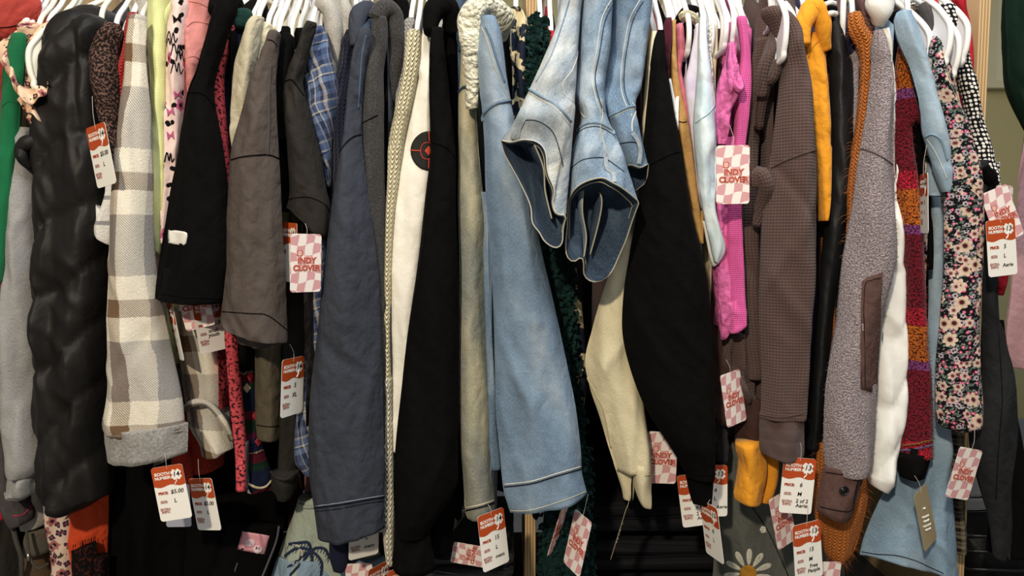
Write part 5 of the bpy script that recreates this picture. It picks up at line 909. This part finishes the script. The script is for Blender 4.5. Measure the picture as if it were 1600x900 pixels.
# dark clothes on the rear rail, seen between the nearer garments
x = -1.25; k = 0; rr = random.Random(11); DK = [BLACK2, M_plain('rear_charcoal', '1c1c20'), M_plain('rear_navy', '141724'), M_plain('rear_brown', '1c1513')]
m = MB(); m.tube([(-1.7, .80, RZ+.02), (.80, .80, RZ+.02)], .0125, 12); tag(m.build('hanging_rail', STEEL), 'rear steel rail carrying the dark clothes behind', 'rail')
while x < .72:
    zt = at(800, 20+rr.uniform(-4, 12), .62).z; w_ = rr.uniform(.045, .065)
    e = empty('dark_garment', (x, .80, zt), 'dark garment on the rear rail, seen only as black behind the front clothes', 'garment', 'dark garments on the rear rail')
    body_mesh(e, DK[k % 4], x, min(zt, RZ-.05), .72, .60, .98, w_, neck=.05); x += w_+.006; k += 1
for k in range(22):
    x = -1.0+k*.08; e_ = (x, .62)
    hanger_o = empty('clothes_hanger', (x, .66, RZ-.1), 'grey white hanger on the rear rail', 'hanger', 'hangers on the rear rail')
    m = MB(); m.tube([Vector(p) for p in curve([(0, .14, .06), (0, .02, .012), (0, 0, -.01), (0, .02, -.04), (0, .14, -.042), (0, .26, -.04), (0, .28, -.01), (0, .26, .012), (0, .14, .06)], 6)], .004, 8); loc_obj('hanger_frame', m, HG, hanger_o)
    m = MB(); m.tube(curve([(0, .14, .058), (0, .14, .10), (0, .150, .134), (0, .14, .137), (0, .126, .128)], 6), .003, 6); loc_obj('hook', m, HG, hanger_o)
# ================= things low down =================
def folded(kind, label, cat, mat, cx, cy, Y, w, d, h, seed, group=None):
    """folded garment: stacked rounded layers"""
    c = at(cx, cy, Y); e = empty(kind, (c.x, Y, c.z), label, cat, group); r_ = random.Random(seed)
    for j in range(2):
        V = []; UV = []; Fc = []; nu, nv = 26, 14; t = h/2
        for i in range(nv+1):
            for k in range(nu):
                a = 2*math.pi*k/nu; y = -d/2+d*i/nv; xx = w/2*sg(math.cos(a), .25); zz = t/2*sg(math.sin(a), .8)
                V.append(Vector((c.x+xx+r_.uniform(-.001, .001), Y+d/2+y*.98+.004*math.sin(a*3+j), c.z+j*t+t/2+zz+noise.noise(Vector((xx*14+seed, y*10, j)))*.006))); UV.append((a*.05, y))
        for i in range(nv):
            for k in range(nu): a, b = i*nu+k, i*nu+(k+1) % nu; Fc.append((a, b, b+nu, a+nu))
        Fc.append(tuple(range(nu))[::-1]); Fc.append(tuple(range(nv*nu, nv*nu+nu)))
        o = mesh_obj('folded_layer', V, Fc, mat, e, UV)
    m = MB(); z0 = c.z+h/2; y0 = Y-.001
    m.tube(curve([(c.x-w*.46, y0, z0+h*.18), (c.x-w*.2, y0-.002, z0+h*.05), (c.x+w*.2, y0-.002, z0+h*.12), (c.x+w*.46, y0, z0+.0)], 6), .0011, 6); m.build('folded_edge', BLKDEN, e)
    return e
for i, (cx, cy, w_) in enumerate(((1030, 1010, .30), (1020, 950, .29), (1030, 892, .28), (1025, 832, .27))):
    folded('folded_jeans', ('bottom', 'third', 'second', 'top')[i]+' folded black jeans of the stack under the cream sweatshirt', 'jeans', BLKDEN, cx, cy, .16, w_, .30, .05, i+2, 'black folded jeans stack')
NVY = M_plain('blue_black_velvet', '10141f', .8, .2, .3)
for i, (cx, cy) in enumerate(((690, 965), (700, 905))): folded('folded_trousers', ('lower', 'upper')[i]+' folded dark navy trousers under the black sweatshirt cuff', 'trousers', NVY, cx, cy, .15, .24, .3, .05, i+20, 'folded navy trousers')
e = empty('black_bag', at(335, 880, .1), 'black bag with a silver zip pull and a pink price sticker in the lower left', 'bag'); p = loft('bag_body', e, BLACK2, [(770, 290, 430), (790, 285, 445), (850, 270, 440), (930, 255, 430)], .14, .09, fold=.008); p.e = e
p = loft('bag_flap', e, BLACK2, [(818, 356, 438), (850, 346, 432), (930, 322, 408)], .07, .03, fold=.003); p.e = e; seam(p, 'flap_edge', M_gloss('grey_edge', '55555a', .4), [(436, 822), (430, 850), (408, 905)], .002)
decal(p, 'price_sticker', PINKC, [(380, 830), (421, 837), (413, 866), (372, 858)], .0015, n=4, label='pink price sticker'); SW = M_solid('sticker_pale', 'e2c8cc', .6)
decal(p, 'clover_print', SW, circ(391, 848, 8, 6, 14), .0024, n=3); decal(p, 'clover_print', SW, circ(403, 858, 7, 6, 14), .0024, n=3)
q = hit(p, 397, 846)[0]; put_text(e, '5.00', q.x-e.location.x-.006, q.z-e.location.z+.002, .009, INK, q.y-e.location.y-.003, rot=math.radians(100)); put_text(e, '14', q.x-e.location.x+.007, q.z-e.location.z-.010, .008, INK, q.y-e.location.y-.003, rot=math.radians(170))
put_text(e, 'BOOTH #', q.x-e.location.x+.013, q.z-e.location.z+.002, .005, RINK, q.y-e.location.y-.003, rot=math.radians(100)); put_text(e, 'PRICE', q.x-e.location.x-.013, q.z-e.location.z-.004, .005, RINK, q.y-e.location.y-.003, rot=math.radians(100))
seam(p, 'zip_pull', M_solid('zip_metal', 'b5b0a4', .3, .5, Metallic=1.0), [(371, 880), (368, 888), (367, 893)], .0012)
e = empty('shirt', at(480, 800, .06), 'pale sage shirt printed with navy palm trees near the bottom', 'shirt'); tag(e, cat='shirt')
p = loft('front_panel', e, PALE, [(776, 466, 530), (800, 460, 545), (840, 445, 580), (880, 430, 600), (930, 415, 610)], .10, .05, fold=.008, fx=14, hem=False); PN = M_solid('navy_palm_print', '1d2a45', .9)
loft('blue_lower', e, M_plain('pale_blue_print', '8aa0b2', .93), [(868, 434, 600), (890, 427, 605), (930, 416, 610)], .096, .052, fold=.008, fx=14, hem=False)
seam(p, 'neck_tape', M_solid('sage_rib', '99a396', .9), [(468, 788), (480, 792), (500, 790), (520, 786)], .004); seam(p, 'neck_stitch', THRD, [(466, 788), (490, 790), (520, 786)], .0009)
for a in ([(486, 861), (474, 856), (460, 858), (446, 868)], [(486, 861), (476, 866), (462, 878), (442, 892)], [(486, 861), (482, 848), (468, 848), (452, 850)], [(486, 861), (494, 856), (508, 858), (515, 872)], [(486, 861), (496, 868), (503, 880), (502, 898)], [(486, 861), (488, 875), (486, 890), (484, 910)], [(486, 861), (470, 880), (452, 900)]):
    seam(p, 'palm_frond', PN, a, .0026, 6)
    cv = curve(a, 6); ms = MB()
    for (u, v) in cv[2::2]:
        P, n = hit(p, u, v); ms.tube([P, P+Vector((-.004, -.001, -.009))], [.0012, .0003], 4)
    ms.build('palm_leaflets', PN, e)
for a in ([(458, 850), (468, 856), (464, 880)], [(466, 856), (472, 862), (472, 884)]): seam(p, 'pale_drip_print', M_solid('drip', 'b9b7aa', .9), a, .0022, 6)
p = gm('shirt', 'near black navy sleeve tip beside the mens price tag', 'shirt', NAVY, [(780, 516, 550), (860, 514, 552), (884, 518, 545), (890, 524, 538)], .05, .04)
p = gm('shirt', 'dusty rose cloth glimpsed above the palm tree shirt', 'shirt', SALB, [(640, 470, 500), (740, 478, 494), (778, 476, 496)], .16, .03)
p = gm('shirt', 'pale grey draped scarf end under the holiday patterned sleeve', 'scarf', GREYL, [(740, 386, 396), (770, 388, 404), (800, 388, 412), (822, 378, 420)], .15, .02)
p = gm('t_shirt', 'dark maroon t-shirt hem under the turned-back olive cuff', 't-shirt', M_plain('dark_maroon', '33191c'), [(740, 400, 470), (790, 400, 474), (822, 410, 460)], .17, .03)
# daisy shirt
p = gm('sweatshirt', 'grey green sweatshirt printed with white daisies at the bottom', 'sweatshirt', TARN, [(690, 1130, 1260), (740, 1124, 1290), (800, 1120, 1310), (860, 1116, 1318), (930, 1110, 1320)], .12, .06, fold=.009, fx=12, sl='front_panel')
DW = M_boucle('daisy_cream', 'b5b2a2', 'd8d5c6', 300, .001, .4); DY = M_plain('daisy_centre', 'b9842c')
def petal(cx, cy, a, r0, r1, w_):
    P = []
    for k in range(16):
        t = 2*math.pi*k/16; u = (r0+r1)/2+(r1-r0)/2*math.cos(t); v = w_*math.sin(t)*(.75+.3*math.cos(t)); P.append((cx+u*math.cos(a)-v*math.sin(a), cy+u*math.sin(a)+v*math.cos(a)))
    return P
for cx, cy, sc_ in ((1169, 896, 1.0), (1275, 920, .8)):
    for k in range(11): decal(p, 'daisy_petal', DW, petal(cx, cy, k*2*math.pi/11+.2, 12*sc_, 39*sc_, 5.5*sc_), .0008, n=4)
    decal(p, 'daisy_centre', DY, circ(cx, cy, 13*sc_), .0014, n=4)
decal(p, 'daisy_petal', DW, [(1190, 822), (1196, 823), (1198, 832), (1190, 833), (1187, 828)], .0008, n=3); seam(p, 'side_seam', THRB, [(1172, 788), (1200, 830), (1232, 900)], .0008)
# bottom left: blouse, lace, bag
p = gm('blouse', 'cream blouse with dark pink floral print hanging under the black puffer', 'blouse', M_floral('cream_blossom_print', 'dcc4b2', [(44, .40, 5, .55, 'a86a66', '2a1c28', .5), (60, .36, 4, .5, '3a3040', '8a4a58', 1.9)], [(30, .2, '4a4a2c'), (46, .14, '2a4238')]), [(700, 70, 110), (780, 72, 110), (850, 78, 115), (930, 84, 118)], .06, .04, bot=880)
p = gm('dress', 'orange red slip dress with black lace hem under the black puffer', 'dress', ORED, [(700, 108, 170), (790, 108, 170), (860, 112, 168), (930, 114, 166)], .075, .05, bot=900)
lc = loft('lace_hem', p.e, LACE, [(112, 860, 150, 846), (114, 875, 152, 862), (114, 930, 154, 930)], .045, .02, fold=.004, hem=False); lc2 = loft('lace_hem', p.e, LACE, [(868, 150, 168), (880, 150, 168), (930, 152, 167)], .05, .02, hem=False)
ms = MB()
for k in range(14):
    P, n = hit(lc, 114+k*2.8, 858-k*1.0); ms.tube([P+Vector((0, 0, -.002)), P+Vector((rn.uniform(-.002, .002), -.001, .009))], .0005, 4)
ms.build('lace_eyelash_edge', INKB, p.e)
e = empty('handbag', at(50, 860, .1), 'brown suede bag with a grey strap in the lower left corner', 'bag')
loft('bag_body', e, BRLEA, [(842, 44, 78), (860, 40, 80), (900, 36, 84), (930, 36, 86)], .10, .06, fold=.003); loft('bag_flap', e, GRLEA, [(826, 46, 74), (840, 42, 76), (862, 44, 78)], .085, .05, fold=.003, hem=False)
roll('strap', e, STRAP, [(18, 815, .06, .004), (24, 840, .05, .004), (32, 870, .05, .004), (34, 905, .06, .004)], fold=.001); roll('drawstring', e, STRAP, [(42, 830, .05, .0022), (46, 870, .04, .0022), (60, 888, .04, .0022), (76, 880, .04, .0022)], fold=.001)
m = MB(); a = at(44, 865, .035); m.tube([a, a+Vector((0, 0, -.012))], .0022, 8); m.build('cord_stopper', M_solid('silver_stopper', 'c9c4b8', .3, Metallic=1.0), e)
p = gm('coat', 'dark olive draped fabric at the far lower left corner', 'coat', DKOLIVE, [(760, -30, 14), (830, -30, 24), (930, -30, 34)], .12, .06, bot=900)
p = gm('shirt', 'small bright red cloth edge under the grey sweatshirt cuff', 'shirt', REDC, [(760, 4, 14), (800, 5, 18), (808, 6, 14)], .10, .02)
# black wire basket, lower right
e = empty('wire_basket', at(1560, 880, .2), 'black mesh basket with ribbed rims at the lower right corner', 'basket'); BP = M_gloss('black_plastic_mesh', '111213', .35, .5)
for k, y in enumerate((838, 862, 890, 912)):
    m = MB(); a, b = at(1512, y, .17), at(1660, y-2, .17); m.tube([a, a.lerp(b, .5)+Vector((0, -.004, -.002)), b, b+Vector((0, .2, 0)), a+Vector((0, .2, 0))], .0032, 8, closed=True); m.build('basket_rim', BP, e)
m = MB(); a, b = at(1513, 838, .172), at(1660, 925, .172); n = 46
for k in range(n):
    t = k/n; X0 = a.x+(b.x-a.x)*t; H = a.z-b.z
    for s_ in (1, -1):
        x0, x1 = X0, X0+s_*H*.8; m.tube([Vector((x0, .174, a.z)), Vector((max(a.x, min(b.x, x1)), .174, a.z-H*min(1, abs(max(a.x, min(b.x, x1))-x0)/(H*.8)) if x1 != x0 else b.z))], .0009, 4)
m.build('basket_mesh', BP, e)
m = MB(); m.box((a.x, .18, b.z-.02), (b.x, .37, a.z-.03)); m.build('basket_contents', BLACK2, e, False)
# ================= paper tags =================
card('front', 158, 243, 30, 94, 9, -.075, 'narrow orange headed tag marked $5.00 L on the brown speckled sweater', '14', '$5.00', 'L', side=-1, string=.04)
card('front', 268, 770, 53, 89, 9, -.10, 'orange headed tag marked 14 and $5.00 L hanging from the plaid shacket cuff', '14', '$5.00', 'L', string=.02)
card('blank', 278, 790, 42, 70, 1, -.03, 'plain grey card peeking out below the $5.00 tag of the plaid shacket', string=0)
card('front', 320, 788, 38, 86, 9, -.04, 'turned orange headed tag marked $5.00 L under the second plaid cuff', '14', '$5.00', 'L', side=-1, string=.03)
card('back', 303, 472, 50, 84, 14, -.022, 'pink checkered tag half hidden by the black short-sleeve hem', string=0)
card('front', 328, 508, 44, 84, 8, -.012, 'orange headed tag marked $15.00 small youth behind the checkered one', '14', '$15.00', 'small\nyouth', string=0)
card('front', 274, 518, 9, 92, 10, -.022, 'edge-on tag sticking out left of the pink checkered tag', '14', '5', 'L', side=-1, string=0)
card('front', 450, 394, 24, 92, -4, -.03, 'narrow orange headed tag marked 14 left of the checkered tag on the black tee', '14', '', '', side=-1, string=0)
card('back', 478, 411, 48, 91, -2, -.075, 'pink checkered tag lying under the draped black tee sleeve', string=.015)
card('front', 457, 604, 35, 92, -3, -.02, 'orange headed tag marked 14 price 5 size XL below the washed brown tee', '14', '5', 'XL', string=.02, sdir=-.004)
card('front', 569, 828, 48, 90, -2, .0, 'tag marked size L mens below the navy grey jacket cuff', '14', '', 'L', 'mens', string=.02)
card('back', 562, 916, 42, 76, 2, .04, 'pink checkered tag cut off by the bottom edge below the mens size L tag', string=0)
card('front', 592, 922, 34, 84, 0, .02, 'orange headed tag at the bottom edge left of the black cuff', '14', string=0)
card('front', 628, 926, 44, 84, 1, -.02, 'orange headed tag at the bottom edge right under the black sweatshirt cuff', '14', string=0)
card('front', 771, 843, 42, 92, 6, -.05, 'orange headed tag marked 15 L mens below the sand washed denim cuff', '14', '15', 'L', 'mens', string=.01)
card('back', 735, 867, 40, 30*2, 80, .06, 'dim pink checkered tag lying behind the 15 mens tag', string=0)
card('back', 872, 828, 14, 78, -16, -.02, 'almost edge-on checkered tag left of the tilted checkered tag, below the sherpa denim cuff', side=1, string=.005)
card('back', 902, 848, 27, 92, -12, -.05, 'tilted pink checkered tag below the right side of the sherpa denim cuff', side=-1, string=.03, sdir=-.006)
card('kraft', 968, 830, 6, 84, -16, -.02, 'edge-on brown tag hanging from the cream sweatshirt cuff', string=.02)
card('back', 1034, 715, 54, 84, -2, .01, 'pink checkered tag between the cream cuff and the black sweatshirt', string=0)
card('front', 1086, 781, 50, 86, 8, -.005, 'tilted orange headed tag marked XL half behind the black cuff', '13', '8', 'XL', '2 of 2\nAerie', string=0)
card('front', 1113, 767, 52, 84, 1, .02, 'upright orange headed tag marked 13 to the right of the black cuff', '13', '6', 'L', '      Aerie', string=.0)
card('front', 1112, 830, 29, 92, 8, -.06, 'narrow orange headed tag marked 13, 8, L in front of the black cuff', '13', '8', 'L', side=-1, string=.005)
card('back', 1145, 273, 53, 90, 1, -.07, 'pink checkered tag upright in front of the hot pink tops', string=.03, sdir=-.004)
card('back', 1146, 622, 31, 84, 9, -.01, 'tilted pink checkered tag below the ruffled brown hem', side=1, string=.02)
card('front', 1246, 759, 52, 91, -4, -.055, 'orange headed tag marked 13, 6, M, 2 of 2 below the large brown cuff', '13', '6', 'M', '2 of 2\nAerie', string=.03, sdir=-.003)
card('back', 1223, 812, 30, 84, 12, -.02, 'turned pink checkered tag between the two orange headed tags at lower right', side=1, string=0)
card('front', 1262, 861, 44, 94, 5, -.075, 'orange headed tag marked 13, 15, M at the bottom under the mauve cuff', '13', '15', 'M', 'Free\nPeople', string=.025, sdir=.008)
card('back', 1290, 915, 42, 80, -5, -.03, 'pink checkered tag at the bottom edge right of the 15 M tag', string=0)
card('front', 1444, 318, 12, 92, 3, -.065, 'very narrow turned tag hanging beside the light denim sleeve', '14', '5', 'L', side=-1, string=.04)
card('kraft', 1446, 808, 20, 94, 13, -.03, 'kraft brown brand tag hanging from the red striped sleeve', side=1, string=.02)
card('back', 1506, 740, 38, 84, -14, -.06, 'pink checkered tag hanging from the floral dress hem', string=.03)
card('front', 1565, 387, 45, 88, 6, -.06, 'orange headed tag marked 13, 5, L at the right end of the rack', '13', '5', 'L', 'Aerie', string=.01)
card('back', 1566, 335, 44, 84, 22, -.03, 'tilted pink checkered tag behind the orange headed tag at the right end', string=0)
card('back', 1568, 330, 26, 80, 0, -.005, 'rearmost checkered tag at the right end, behind the tilted one', string=0)
make_bodies()
